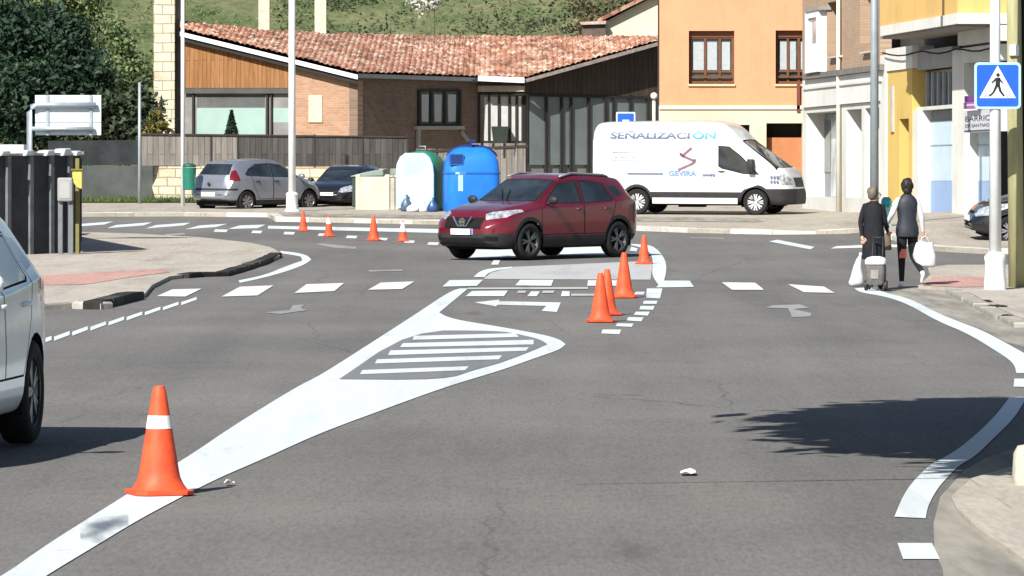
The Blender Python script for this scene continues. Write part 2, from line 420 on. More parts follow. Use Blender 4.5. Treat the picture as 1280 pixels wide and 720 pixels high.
# the big white splitter island and its grey hatched field
outer = [(-30,738),(8,718),(54,685),(109,650),(155.5,621),(190,599),(241,568),(291.6,533),(373,483),(400,470),(447,440),(520,393),(567.5,361),(585,361),
         (549,391),(557,396),(575,401),(625,409),(680,419),(700,425),(707,431),(700,437.5),(675,446),(625,464),(562.5,482.5),(500,505),(460,520),(435,529),(389,547),(330.5,574),(272,599),(229,621),(171,652),(117,685),(62,718),(30,740)]
mark('splitter_island', outer)
mark('hatch_field', [(512.5,414),(622.5,414),(650,419),(675,425),(684,431),(670,437.5),(625,455),(595,462.5),(556,476),(424,475)], 'greypaint', 2)
for q in ([(463,305),(470,285),(975,272),(995,290)], [(400,342),(415,322),(1068,305),(1068,328)], [(340,382),(352,358),(1045,342),(1030,360)],
          [(275,424),(285,403),(910,383),(895,403)], [(200,478),(212,457),(745,438),(725,458)]):
    mark('hatch_bar', [(400+x/4, 350+y/4) for x, y in q], 'white', 3)
# patch of pale paint and the crossing
mark('paint_patch', [(604,349),(614,341),(640,334),(720,330.5),(800,327),(816,330),(813,350),(700,349.5)], 'palepaint', 1)
mark('patch_edge', [(592,347),(598,341),(608,337),(622,335.5),(640,334),(640,336),(622,338),(610,342),(606,347)], 'white', 2)
for q in ([(196,371),(215,362.5),(252,361.5),(232,371.5)], [(277,371.5),(300,359),(342,357.5),(322,370)], [(368,367),(383,356),(430,354.5),(418,364.5)],
          [(460,363),(476,354),(518,352.5),(503,362)], [(553,359),(562,351),(604,350.5),(596,358)], [(644,357.5),(650,350.5),(692,350.5),(689,358)],
          [(734,358),(735,351),(780,351),(780,358)], [(820,360),(829,351.5),(862,351.5),(867.5,359.5)], [(902,353.5),(944,354),(955,363),(915,363)],
          [(985,356),(1030,359),(1043.5,367),(1005,366)]):
    mark('zebra_bar', q, 'oldwhite' if q[0][0] < 520 or q[0][0] > 880 else 'white', 2)
mark('stop_line', [(585,360.3),(735,359.6),(735,362),(583,362.3)], 'palepaint', 2)
for q in ([(582,371),(590,364.5),(635,364),(630,371)], [(659,371),(664,365),(675,365),(671,371)], [(701,371),(703,364.5),(712,365),(712,371)], [(792,369),(795,365.5),(806,365.5),(805,369)]):
    mark('block_mark', q, 'white', 2)
for q in ([(646,367),(648,364),(658,364),(657,367)], [(677,367),(679,364),(693,364),(692,367)], [(714,370.5),(714,368),(745,368),(745,370.5)]):
    mark('block_mark', q, 'palepaint', 2)
mark('turn_arrow', [(593,378.5),(624,375),(624,377),(701,378.6),(696,390.5),(677,389),(683,382.8),(622,381.5),(620,383.5)])
mark('curved_line', [(789,305.5),(810,306.5),(818,309.5),(828,319),(834,333),(830,354),(824,358),(814.5,344.5),(816.5,329),(814,318),(806,311),(789,307)], 'white', 2)
mark('line_block', [(808.6,361),(828,361),(825,373.5),(807.5,372.5)])
for q in ([(590,445),(678,445),(672,465),(585,465)], [(570,478),(660,478),(650,503),(562,500)], [(540,515),(630,515),(615,540),(525,535)],
          [(490,550),(588,552),(575,577),(478,572)], [(420,590),(525,592),(512,613),(408,608)], [(325,630),(445,630),(435,660),(317,655)]):
    mark('line_dash', [(690+x/5.144, 290+y/5.144) for x, y in q])
for q in ([(585.6,324),(592,312),(645,312),(646,323)], [(699,319),(704.6,307.5),(752,308.5),(757,319)], [(613.6,331.5),(617,326),(625,326),(623,331.5)], [(787,314),(789,309),(797,311),(796,315)]):
    mark('block_mark', q, 'white', 2)
# left lane edge, kerb nose line
for k in range(9):
    a, b = k/9, (k+.86)/9
    f = lambda t, d: (45+204*t, 429-56*t+d)
    h = 3.6-1.2*a
    mark('edge_dash', [f(a,-h*.4), f(b,-h*.9), f(b,h*.5), f(a,h*1.1)])
mark('nose_line', [(350,314),(370.6,316),(385,320),(389,325),(381,331),(360,339),(330,347.5),(300,354),(298,351),(330,344.5),(358,333),(378,326),(376,321),(360,318),(351,317)])
# the far crossing, long line and give-way squares
for q in ([(96,283.5),(96,280.5),(142,277),(130,281)], [(134,285.5),(145,281.5),(190,278),(180,282)], [(182,286),(195,281.5),(238,278.5),(230,282)], [(231,287),(250,282),(284,280),(270,284)], [(285,286.5),(300,282),(332,281),(322,285.5)]):
    mark('far_zebra_bar', q)
mark('long_line', [(335,282.5),(547,286.5),(590,288),(590,292.5),(548,291.5),(372,287),(335,286)])
for x0, x1, y in ((267,285,288.5), (314,328,290), (354,369,291.6), (397,414,293.5), (432,447,296.3), (472,485,299), (505,519,302), (534,549,304.6)):
    mark('give_way_square', [(x0,y+1.6),(x0+2,y-1.6),(x1,y-1.2),(x1-2,y+2)])
mark('far_right_dash', [(961,302),(972,300),(1018,309),(1013,312)])
mark('far_right_line', [(1038,311),(1046,308),(1120,305),(1180,306),(1180,308.5),(1090,309.5)], 'oldwhite')
for q in ([(395,306),(402,304.5),(446,309),(444,311.5),(420,310.5)], [(460,338),(503,337),(503,339),(462,340)], [(957,385),(966,382),(1000,381),(1012,385),(992,387),(1015,392),(1013,396),(990,397),(988,391),(985,386)],
          [(330,391),(362,388),(366,382),(380,381),(376,386),(385,388),(350,393)], [(205,293),(230,291.5),(232,293.5),(208,295)], [(862,297),(905,297.5),(905,298.7),(862,298)]):
    mark('worn_arrow', q, 'fadewhite')
# right lane edge
mark('edge_line', [(1068,361),(1085,359.5),(1107,366),(1115,368),(1140,375),(1167.5,389.6),(1197,402),(1226,412.5),(1257,429),(1280,442),(1330,470),(1330,473),(1300,467),(1270.6,467),(1267.5,454),(1242.5,437.5),(1209,417),(1172,402),(1136,381),(1107,371),(1075,366)])
mark('edge_block', [(1267,484),(1268,474),(1310,474),(1310,485)])
mark('edge_line', [(1262,497),(1249,515),(1228,537),(1201,560),(1182,572),(1162,582),(1142,602),(1129,620),(1118,647),(1157,649),(1160,633),(1171,613),(1182,600),(1198,583),(1219.6,571),(1242.5,548),(1267.5,524),(1280,503),(1284,497)])
mark('edge_block', [(1122,680),(1165,680),(1175,700),(1129,700)])
def smudge_mat():
    m, nt, b = newmat('tar_smudge'); tc = nt.nodes.new('ShaderNodeTexCoord')
    mp = nt.nodes.new('ShaderNodeMapping'); mp.inputs['Location'].default_value = (-1,-1,0); mp.inputs['Scale'].default_value = (2,2,0); L(nt, tc.outputs['Generated'], mp.inputs['Vector'])
    ln = nt.nodes.new('ShaderNodeVectorMath'); ln.operation = 'LENGTH'; L(nt, mp.outputs['Vector'], ln.inputs[0])
    n = N(nt, 'ShaderNodeTexNoise', Scale=9, Detail=4); L(nt, coord(nt, (1,.2,1)), n.inputs['Vector'])
    s = N(nt, 'ShaderNodeMath', operation='SUBTRACT'); L(nt, n.outputs['Fac'], s.inputs[0]); L(nt, ln.outputs['Value'], s.inputs[1])
    f = ramp(nt, s.outputs[0], [(.0, (0,0,0)), (.45, (.75,.75,.75))])
    b.inputs['Base Color'].default_value = (.10,.115,.15,1); b.inputs['Roughness'].default_value = .9; L(nt, f, b.inputs['Alpha']); return m
M['smudge'] = smudge_mat()
mark('tar_smudge', [(100,700),(100,628),(160,628),(160,700)], 'smudge', 3)
# right foreground: dusty gutter and pavement corner
sheet('dust_verge', [(1167,655),(1175,622),(1205,589),(1230,574),(1270,560),(1420,560),(1420,830),(1195,830),(1178,711),(1168,690)], .004, M['dust'], None, kinds='structure')
sheet('pavement', [(1196,642),(1189,627),(1215,604),(1262,590),(1420,578),(1420,780),(1300,722),(1262,694),(1225,670)], 0, M['pave'], None, kinds='structure', thick=.035)
# right crossing corner
sheet('gutter_strip', [(1112,366),(1150,356),(1205,363),(1245,386),(1300,405),(1300,440),(1258,428),(1226,411.5),(1197,401),(1165,388)], .003, M['dust'], None, kinds='structure')
sheet('pavement', [(1148,361),(1163,347),(1160,338),(1185,334.5),(1420,334),(1420,440),(1290,408),(1245,388),(1215,371),(1198,365)], 0, M['pave'], None, kinds='structure', thick=.05)
sheet('tactile_paving', [(1153,361),(1168,349.5),(1243,350.5),(1243,362.5),(1200,363.5)], .056, M['pinkpave'], None, kinds='structure')
# left pavement with dropped kerb
sheet('pavement', [(-160,388),(-160,300),(60,292.5),(103,293.2),(171,295.2),(252.5,300),(313,307),(338,312.5),(350,319),(350,323),(330,331),(310,337.5),(285,344),(252,345),(212,350),(190,361),(181,372),(127,385),(90,384),(40,386)], 0, M['pave'], None, kinds='structure', thick=.06)
sheet('tactile_paving', [(36,362),(36,350),(120,345.5),(206,341),(212,345),(160,352),(105,361)], .066, M['pinkpave'], None, kinds='structure')
def kerb(name, px, h, wd, mat, stone=1.0, chip=.02):
    """a run of separate kerb stones, a little uneven, some chipped"""
    mb = MB(); pts = [G(*p) for p in px]; rr = random.Random(int(px[0][0])+7)
    for (x0, y0), (x1, y1) in zip(pts, pts[1:]):
        ln = math.hypot(x1-x0, y1-y0); k = max(1, round(ln/stone)); d = Vector((x1-x0, y1-y0, 0))/ln; n = Vector((-d.y, d.x, 0)); n = n if n.y > 0 else -n
        for i in range(k):
            s0, s1 = ln*i/k+.012, ln*(i+1)/k-.012; j = rr.uniform(-chip, chip)
            a, b = Vector((x0,y0,0))+d*s0+n*j, Vector((x0,y0,0))+d*s1+n*(j+rr.uniform(-chip,chip)*.5)
            a.z = zg(a.x, a.y)-.05; b.z = zg(b.x, b.y)-.05; t0, t1 = h+.05+rr.uniform(-chip,chip*.6), h+.05+rr.uniform(-chip,chip*.6); ch = .025
            A = [a, b, b+n*wd, a+n*wd]; tt = [t0, t1, t1, t0]
            up = [v+Vector((0,0,t-ch)) for v, t in zip(A, tt)]; c = sum(A, Vector())/4
            top = [v+Vector((0,0,t))+(c-v).normalized()*ch for v, t in zip(A, tt)]
            vs = A+up+top; fs = [(3,2,1,0),(8,9,10,11)]+[(q, (q+1)%4, (q+1)%4+4, q+4) for q in range(4)]+[(q+4, (q+1)%4+4, (q+1)%4+8, q+8) for q in range(4)]
            mb.add(vs, fs, 1 if rr.random() < .22 else 0)
    m2 = plain('kerb_soot', (.055,.053,.048), .85, .4, 5, .15) if mat is M['blackkerb'] else mat
    o = mb.build(name, [mat, m2], None); o['kind'] = 'structure'; return o
kerb('kerb', [(352,321),(332,331),(311,338),(286,345.5),(253,346.5),(236,348)], .085, .22, M['blackkerb'], 1.0, .009)
kerb('kerb', [(181,374),(127,387)], .12, .26, M['blackkerb'], 1.0, .012)
kerb('kerb', [(127,387),(90,386),(40,388),(-60,391)], .09, .25, M['kerb'])
kerb('kerb', [(1200,367),(1215,373),(1245,390),(1290,410),(1400,442)], .065, .22, plain('kerb_worn', (.30,.285,.25), .9, .3, 4, .15, bump=.2), 1.3, .008)
# far pavement across the junction
far = [(-160,273),(103,271),(230,270.5),(335,271.5),(345,277),(560,281),(760,287),(860,291),(1075,291),(1160,299),(1235,303),(1420,303)]
fp = [G(*p) for p in far]+[(34,170),(-34,170)]
sheet('pavement', fp, 0, M['pavefar'], None, px=False, kinds='structure', thick=.1)
kerb('kerb', far, .115, .25, plain('far_kerb', (.46,.45,.41), .9, .2, 3, .15), 1.2, .012)
sheet('layby', [G(345,274.5), G(500,277.5), G(640,280.5), G(800,282), G(1000,282.5), G(1000,277.5), G(800,276), G(500,273.5), G(345,271.5)], .108, M['dust'], None, px=False, kinds='structure')
# grass strip by the wall
gm = plain('verge_soil', (.06,.085,.03), .95, .3, 3, .1)
sheet('verge', [(-21,139.6),(-6.5,139.6),(-6.5,143.2),(-21,143.2)], .13, gm, None, px=False, kinds='structure')
def blades(name, n, sampler, hgt, wid, mat, lab):
    v = []; f = []
    for i in range(n):
        x, y, z = sampler(); a = random.random()*6.28; h = hgt*(.5+random.random()); wv = wid*(.6+.8*random.random())
        dx, dy = math.cos(a)*wv, math.sin(a)*wv; lx, ly = (random.random()-.5)*h*.8, (random.random()-.5)*h*.8
        b = len(v); v += [(x-dx,y-dy,z),(x+dx,y+dy,z),(x+lx,y+ly,z+h)]; f.append((b,b+1,b+2))
    me = bpy.data.meshes.new(name); me.from_pydata(v, [], f); me.materials.append(mat)
    o = bpy.data.objects.new(name, me); link(o); kind(o, 'stuff', lab, 'grass'); return o
M['grass'] = foliage('grass_blades', (.035,.075,.018), (.12,.17,.05), 1.5)
blades('grass', 5000, lambda: (lambda x, y: (x, y, zg(x, y)+.12))(random.uniform(-20,-7.4), random.uniform(139.7,142.9)), .13, .02, M['grass'], 'strip of short green grass at the foot of the dark wall')
# ================================================================ VEHICLES
def lerp(tab, x):
    xs = [p[0] for p in tab]
    if x <= xs[0]: return tab[0][1]
    for (a, u), (b, v) in zip(tab, tab[1:]):
        if x <= b:
            t = (x-a)/(b-a); return u+(v-u)*t
    return tab[-1][1]
def smooth_tab(tab, n, x0, x1, passes):
    xs = [x0+(x1-x0)*i/n for i in range(n+1)]; v = [lerp(tab, x) for x in xs]
    for _ in range(passes): v = [v[0]]+[(v[i-1]+2*v[i]+v[i+1])/4 for i in range(1, n)]+[v[-1]]
    return xs, v
def crom(pts, n):
    out = []; k = len(pts)
    for i in range(k-1):
        p0 = pts[max(i-1, 0)]; p1 = pts[i]; p2 = pts[i+1]; p3 = pts[min(i+2, k-1)]
        for j in range(n):
            t = j/n; q = []
            for c in (0, 1):
                m1 = (p2[c]-p0[c])*.3; m2 = (p3[c]-p1[c])*.3
                q.append((2*t**3-3*t*t+1)*p1[c]+(t**3-2*t*t+t)*m1+(-2*t**3+3*t*t)*p2[c]+(t**3-t*t)*m2)
            out.append(tuple(q))
    return out+[pts[-1]]
class Shell:
    """a body lofted from cross-sections, then cut into panels along side, top and front views"""
    def __init__(s, sp, n=90, seg=4):
        x0, x1 = sp['x0'], sp['x1']
        xs, top = smooth_tab(sp['top'], n, x0, x1, sp.get('sm', 2)); _, bel = smooth_tab(sp['belt'], n, x0, x1, 3)
        _, hw = smooth_tab(sp['hw'], n, x0, x1, 3); _, rw = smooth_tab(sp['rw'], n, x0, x1, 3); _, bo = smooth_tab(sp['bot'], n, x0, x1, 2)
        bm = bmesh.new(); rings = []
        cr = sp.get('crown', .05)
        for x, zt, zb, w, r, z0 in zip(xs, top, bel, hw, rw, bo):
            zb = min(zb, zt-cr-.04); zm = z0+(zb-z0)*.52
            half = crom([(0,z0),(.8*w,z0),(.93*w,z0+.03),(.985*w,z0+.14),(w,zm),(.985*w,zb-.05),(.955*w,zb),(r,zt-cr),(r*.86,zt-cr*.35),(r*.5,zt-.008),(0,zt)], seg)
            ring = half+[(-y, z) for y, z in half[1:-1][::-1]]
            rings.append((x, ring))
        def cap(x, ring, sgn):
            cz = sum(z for _, z in ring)/len(ring); return [(x+sgn*d, [(y*k, cz+(z-cz)*k) for y, z in ring]) for d, k in ((.018,.93),(.03,.7),(.035,.35))]
        a = cap(*rings[0], -1)[::-1]; b = cap(*rings[-1], 1)
        rings = a+rings+b
        vr = [[bm.verts.new((x, y, z)) for y, z in ring] for x, ring in rings]
        m = len(vr[0])
        for i in range(len(vr)-1):
            for k in range(m): bm.faces.new((vr[i][k], vr[i][(k+1)%m], vr[i+1][(k+1)%m], vr[i+1][k]))
        bm.faces.new(vr[0]); bm.faces.new(vr[-1][::-1])
        bmesh.ops.recalc_face_normals(bm, faces=bm.faces)
        s.bm = bm; s.id = bm.faces.layers.int.new('part'); s.names = ['body']
    def pid(s, name):
        if name not in s.names: s.names.append(name)
        return s.names.index(name)
    def cut(s, poly, name, ax=(0,2), sel=lambda f: True):
        poly = hull(poly); bm = s.bm
        lo = [min(p[i] for p in poly)-1e-4 for i in (0,1)]; hi = [max(p[i] for p in poly)+1e-4 for i in (0,1)]
        def near(f):
            if not sel(f): return False
            for i in (0,1):
                c = [v.co[ax[i]] for v in f.verts]
                if max(c) < lo[i] or min(c) > hi[i]: return False
            return True
        k = len(poly)
        for i in range(k):
            p, q = poly[i], poly[(i+1)%k]
            fs = [f for f in bm.faces if near(f)]
            if not fs: return
            no = [0,0,0]; no[ax[0]] = q[1]-p[1]; no[ax[1]] = -(q[0]-p[0]); c = [0,0,0]; c[ax[0]] = p[0]; c[ax[1]] = p[1]
            g = set(fs)
            for f in fs: g.update(f.edges); g.update(f.verts)
            bmesh.ops.bisect_plane(bm, geom=list(g), dist=1e-5, plane_co=c, plane_no=no)
        n = s.pid(name)
        for f in bm.faces:
            if not near(f): continue
            c = f.calc_center_median(); u, v = c[ax[0]], c[ax[1]]
            if all((poly[(i+1)%k][0]-poly[i][0])*(v-poly[i][1])-(poly[(i+1)%k][1]-poly[i][1])*(u-poly[i][0]) >= -1e-6 for i in range(k)): f[s.id] = n
    def below(s, z, name, x0=-9, x1=9):
        s.cut([(x0,-1),(x1,-1),(x1,z),(x0,z)], name)
    def emit(s, name):
        n = s.names.index(name); mb = MB(); idx = {}
        for f in s.bm.faces:
            if f[s.id] != n: continue
            q = []
            for v in f.verts:
                if v not in idx: idx[v] = len(mb.v); mb.v.append(tuple(v.co))
                q.append(idx[v])
            mb.f.append(q); mb.mi.append(0)
        me = bpy.data.meshes.new(name); me.from_pydata(mb.v, [], mb.f); return me if mb.f else None
def side(sgn): return lambda f: f.normal.y*sgn > .25
def circ(x, z, r, n=22): return [(x+r*math.cos(2*math.pi*k/n), z+r*math.sin(2*math.pi*k/n)) for k in range(n)]
def mesh_obj(name, me, mat, parent, smooth=True):
    me.materials.clear(); me.materials.append(mat)
    if smooth: me.shade_smooth()
    o = bpy.data.objects.new(name, me); link(o); o.parent = parent; return o
def wheels(root, pos, r, wd, spokes=5, rimcol=None, steer=0):
    rub = plain('tyre_rubber', (.018,.018,.018), .85, .3, 9, .2); rim = rimcol or plain('alloy', (.42,.43,.45), .35, .1, 8, .5, .8)
    for x, y in pos:
        sg = 1 if y > 0 else -1
        mb = MB(); h = wd/2
        mb.lathe([(r*.62,-h*.8),(r*.72,-h),(r*.93,-h*.95),(r,-h*.65),(r,h*.65),(r*.93,h*.95),(r*.72,h),(r*.62,h*.8),(r*.62,-h*.8)], 32, 'y', cap=False)
        wl = mb.build('wheel', rub, root, True, flat_angle=50); wl.location = (x, y-sg*h, r)
        if steer and x > 0: wl.rotation_euler = (0, 0, steer)
        mb = MB(); o = sg*h
        mb.lathe([(r*.66,o*.9),(r*.62,o*.72),(r*.60,o*.1),(r*.55,o*.05)], 28, 'y', cap=False)
        mb.lathe([(r*.17,o*.1),(r*.15,o*.72),(0,o*.76)], 14, 'y', cap=False)
        mb.lathe([(r*.62,o*.1),(0,o*.1)], 20, 'y', mi=1, cap=False)
        for k in range(spokes):
            a = 2*math.pi*k/spokes; ca, sa = math.cos(a), math.sin(a); w = r*.085
            for da in (-.17, .17):
                c1, s1 = math.cos(a+da), math.sin(a+da)
                p = [(ca*r*.1-sa*w*.5, sa*r*.1+ca*w*.5), (ca*r*.1+sa*w*.5, sa*r*.1-ca*w*.5), (c1*r*.64+s1*w*.7, s1*r*.64-c1*w*.7), (c1*r*.64-s1*w*.7, s1*r*.64+c1*w*.7)]
                mb.prism([(q[0], o*.5, q[1]) for q in p], (0, o*.28, 0))
        mb.build('rim', [rim, blackM], wl, True, flat_angle=30)
def place(root, X, Y, heading):
    """stand a vehicle on the sloping ground, nose along heading"""
    e = .8; n = Vector((-(zg(X+e,Y)-zg(X-e,Y))/(2*e), -(zg(X,Y+e)-zg(X,Y-e))/(2*e), 1)).normalized()
    f = Vector((heading[0], heading[1], 0)); f = (f-n*f.dot(n)).normalized(); l = n.cross(f)
    root.rotation_euler = Matrix((f, l, n)).transposed().to_euler(); root.location = (X, Y, zg(X, Y)+.008)
trimM = plain('black_plastic', (.022,.022,.024), .6, .25, 5, .35)
blackM = plain('under_black', (.012,.012,.012), .9, .2, 5, .1)
chrome = plain('chrome', (.75,.76,.78), .12, .05, 3, .5, 1)
plateM = plain('plate_white', (.82,.83,.82), .4, .05, 3, .4)
lampW = plain('lamp_glass', (.40,.43,.46), .1, .75, 11, .8, .3, coat=1)
lampR = plain('tail_red', (.13,.006,.01), .15, .3, 12, .6, coat=1)
lampA = plain('amber', (.6,.2,.03), .2, .1, 5, .5)
blueM = plain('plate_blue', (.02,.05,.4), .4, .05, 3)
GL = glass()
def finish(root, sh, mats, drop=('hole',)):
    objs = {}
    for nm in sh.names:
        if nm in drop: continue
        me = sh.emit(nm)
        if me is None: continue
        base = nm.split('/')[-1]; par = nm.split('/')[0] if '/' in nm else None
        par = objs.get(par, root) if par else root
        o = mesh_obj(base.split('#')[0], me, mats[base.split('#')[0]], par); objs[nm] = o
    return objs
def liner(root, x, r, w0, w1, zc):
    mb = MB()
    for sg in (1, -1):
        vs = []; n = 20
        for k in range(n+1):
            a = -.35+(math.pi+.7)*k/n
            for y in (w0, w1): vs.append((x+r*math.cos(a), sg*y, zc+r*math.sin(a)))
        mb.add(vs, [(2*k, 2*k+1, 2*k+3, 2*k+2) for k in range(n)])
        mb.add([(x+r*math.cos(-.35+(math.pi+.7)*k/n), sg*w0, zc+r*math.sin(-.35+(math.pi+.7)*k/n)) for k in range(n+1)], [list(range(n+1))])
    return mb
SUV = dict(x0=-2.165, x1=2.165, crown=.045, sm=2,
    top=[(-2.165,.80),(-2.12,1.0),(-2.02,1.14),(-1.80,1.42),(-1.70,1.50),(-1.2,1.565),(-.5,1.60),(-.05,1.58),(.20,1.50),(.95,1.10),(1.2,1.06),(1.6,1.00),(1.9,.93),(2.06,.84),(2.165,.70)],
    belt=[(-2.165,.75),(-2.0,1.08),(-1.6,1.12),(-1,1.07),(0,1.02),(.9,.99),(1.3,.94),(1.7,.86),(2.165,.62)],
    hw=[(-2.165,.66),(-2.08,.76),(-1.9,.85),(-1.65,.885),(0,.895),(1.5,.885),(1.8,.86),(1.98,.78),(2.1,.68),(2.165,.58)],
    rw=[(-2.165,.52),(-2,.60),(-1.7,.60),(-1.2,.62),(-.3,.64),(.2,.62),(.95,.73),(1.3,.74),(1.8,.66),(2.165,.48)],
    bot=[(-2.165,.42),(-1.9,.3),(-1.3,.22),(1.3,.22),(1.9,.24),(2.165,.3)])
def suv(root, paint_m, R0=.345, mirror_m=None, clad=None):
    sh = Shell(SUV, 96, 4); fa, ra = 1.27, -1.36
    sh.below(.44, 'cladding', -9, 1.75); sh.below(.50, 'cladding', 1.75, 9)
    for sg in (1, -1):
        c = side(sg); t = '' if sg > 0 else '#right'
        for ax in (fa, ra): sh.cut(circ(ax, R0, R0+.115), 'cladding', sel=c)
        D = [(.93,.46),(.93,1.0),(.80,1.13),(.20,1.45),(-.30,1.475),(-.32,.46)]
        sh.cut(D, 'seam', sel=c); sh.cut([(.915,.475),(.915,1.0),(.79,1.115),(.20,1.435),(-.29,1.46),(-.305,.475)], 'door#front'+t, sel=c)
        D = [(-.32,.46),(-.32,1.475),(-.7,1.47),(-1.12,1.40),(-1.32,1.10),(-1.22,.84),(-.95,.46)]
        sh.cut(D, 'seam', sel=c); sh.cut([(-.335,.475),(-.335,1.46),(-.7,1.455),(-1.11,1.385),(-1.30,1.10),(-1.20,.84),(-.94,.475)], 'door#rear'+t, sel=c)
        W = [(.72,1.055),(.19,1.405),(-.25,1.44),(-.25,1.05)]; sh.cut([(.78,1.04),(.2,1.42),(-.28,1.45),(-.28,1.035)], 'seam', sel=c); sh.cut(W, 'window#front'+t, sel=c)
        sh.cut([(-.36,1.035),(-.36,1.45),(-.7,1.445),(-1.09,1.375),(-1.25,1.10),(-1.18,1.07)], 'seam', sel=c)
        sh.cut([(-.385,1.05),(-.385,1.435),(-.7,1.43),(-1.08,1.36),(-1.22,1.11),(-1.16,1.085)], 'window#rear'+t, sel=c)
        sh.cut([(-1.52,1.10),(-1.72,1.20),(-2.1,1.12),(-2.1,.98),(-1.75,1.0)], 'tail_light'+t, sel=c)
        sh.cut([(-1.33,1.14),(-1.16,1.37),(-1.45,1.35),(-1.60,1.18)], 'window#quarter'+t, sel=c)
        for ax in (fa, ra): sh.cut(circ(ax, R0, R0+.045), 'hole', sel=c)
        f = lambda fc: fc.normal.x > -.1 and fc.calc_center_median().x > 1.3 and fc.normal.z < .9
        sh.cut([(sg*.42,.86),(sg*.52,.90),(sg*.80,.945),(sg*.86,.90),(sg*.78,.80),(sg*.50,.755)], 'headlight'+t, (1,2), f)
        sh.cut([(sg*.50,.36),(sg*.72,.36),(sg*.74,.44),(sg*.52,.45)], 'seam', (1,2), f)
        b = lambda fc: fc.normal.x < .2 and fc.calc_center_median().x < -1.5
        sh.cut([(sg*.56,.95),(sg*.62,1.08),(sg*.9,1.14),(sg*.9,.93)], 'tail_light'+t, (1,2), b)
    fr = lambda fc: fc.normal.x > .2
    up = lambda fc: fc.normal.z > .25 and fc.normal.x > .1
    sh.cut([(.20,-.60),(.20,.60),(.93,.72),(1.0,.45),(1.02,0),(1.0,-.45),(.93,-.72)], 'seam', (0,1), up)
    sh.cut([(.235,-.565),(.235,.565),(.90,.67),(.95,.45),(.965,0),(.95,-.45),(.90,-.67)], 'windscreen', (0,1), up)
    sh.cut([(-.44,.58),(.44,.58),(.46,.80),(-.46,.80)], 'grille', (1,2), fr)
    sh.cut([(-.55,.30),(.55,.30),(.50,.42),(-.50,.42)], 'seam', (1,2), fr)
    bk = lambda fc: fc.normal.x < -.25
    sh.cut([(-.60,1.16),(.60,1.16),(.52,1.44),(-.52,1.44)], 'rear_window', (1,2), bk)
    mats = dict(body=paint_m, cladding=clad or trimM, seam=blackM, door=paint_m, window=GL, headlight=lampW, tail_light=lampR, windscreen=GL, grille=blackM, rear_window=GL)
    ob = finish(root, sh, mats)
    liner_mb = liner(root, fa, R0+.05, .5, .86, R0); lo = liner(root, ra, R0+.05, .5, .86, R0)
    liner_mb.add(lo.v, lo.f); liner_mb.box(-2.0,1.9,-.6,.6,.2,.34); liner_mb.build('underbody', blackM, root)
    wheels(root, [(fa,.885),(fa,-.885),(ra,.885),(ra,-.885)], R0, .22, 5, plain('dark_alloy', (.16,.165,.175), .35, .15, 8, .5, .6))
    for sg in (1, -1):
        mb = MB(); mb.ell((.73,sg*.985,1.105),(.062,.115,.078),14,9); mb.tube([(.74,sg*.84,1.04),(.73,sg*.93,1.07)], .03)
        mb.build('mirror', [mirror_m or trimM], root, True)
        mb = MB(); mb.tube([(-1.35,sg*.60,1.525),(-1.2,sg*.605,1.562),(-.2,sg*.63,1.60),(.12,sg*.625,1.535)], .022, 8); mb.build('roof_rail', plain('rail_grey', (.3,.3,.31), .4, .1, 5, .5, .5), root, True)
        for k, (dn, hx) in enumerate((('door#front', -.20), ('door#rear', -1.02))):
            d = ob.get(dn+('' if sg > 0 else '#right'))
            mb = MB(); mb.tube([(hx-.1,sg*.885,.93),(hx,sg*.915,.935),(hx+.1,sg*.885,.93)], .017, 8); mb.build('handle', paint_m, d, True)
        mb = MB(); mb.lathe([(.06,0),(.055,.03),(0,.035)], 14, 'y'); 
        fl = mb.build('fog_lamp', lampW, root, True); fl.location = (2.03, sg*.62, .41); fl.rotation_euler = (0,0,R(-90+sg*28))
    mb = MB(); mb.box(2.185,2.225,-.26,.26,.475,.585); pl = mb.build('number_plate', plateM, root, bevel=.006)
    mb = MB(); mb.box(2.225,2.228,.215,.258,.478,.582); mb.build('country_band', blueM, pl)
    mb = MB(); mb.lathe([(.075,0),(.07,.02),(.055,.02),(.05,0)], 22, 'y'); mb.box(-.075,.075,-.002,.026,-.014,.014)
    mb.tube([(-.22,0,.09),(-.10,.01,-.075),(.10,.01,-.075),(.22,0,.09)], .02, 8)
    e = mb.build('emblem', chrome, root, True, flat_angle=40); e.location = (2.185, 0, .715); e.rotation_euler = (0,0,R(-90))
    mb = MB()
    for sg in (1, -1): mb.tube([(.98,sg*.05,1.105),(.62,sg*.10-.25,1.30)], .008, 6)
    mb.build('wiper', blackM, root)
    return root
# the maroon crossover turning across the hatched patch
maroon = carpaint('maroon_paint', (.15,.005,.018), .25, .25)
t = thing('parked_car', 'maroon crossover car with roof rails stopped across the junction behind the cones', 'car')
suv(t, maroon)
fx, fy = G(659, 325.5)
hd = Vector((-.64, -.768, 0)).normalized(); lf = Vector((-hd.y, hd.x, 0))
sc = 1.0; c = Vector((fx, fy, 0))-sc*(hd*1.27+lf*.80)
place(t, c.x, c.y, hd); t.scale = (sc,)*3
# white oncoming car at the left edge
whitecar = carpaint('white_paint', (.78,.83,.86), .0, .35, .6)
t2 = thing('oncoming_car', 'white car cut off at the left edge, left rear wheel beside the big cone', 'car')
suv(t2, whitecar, mirror_m=whitecar, clad=whitecar)
fx, fy = G(45, 556); hd2 = Vector((-.10,-.995,0)).normalized(); lf2 = Vector((-hd2.y, hd2.x, 0)); sc = 1.07
c = Vector((fx, fy, 0))-sc*(hd2*-1.36+lf2*.885); place(t2, c.x, c.y, hd2); t2.scale = (sc, sc, 1.13)

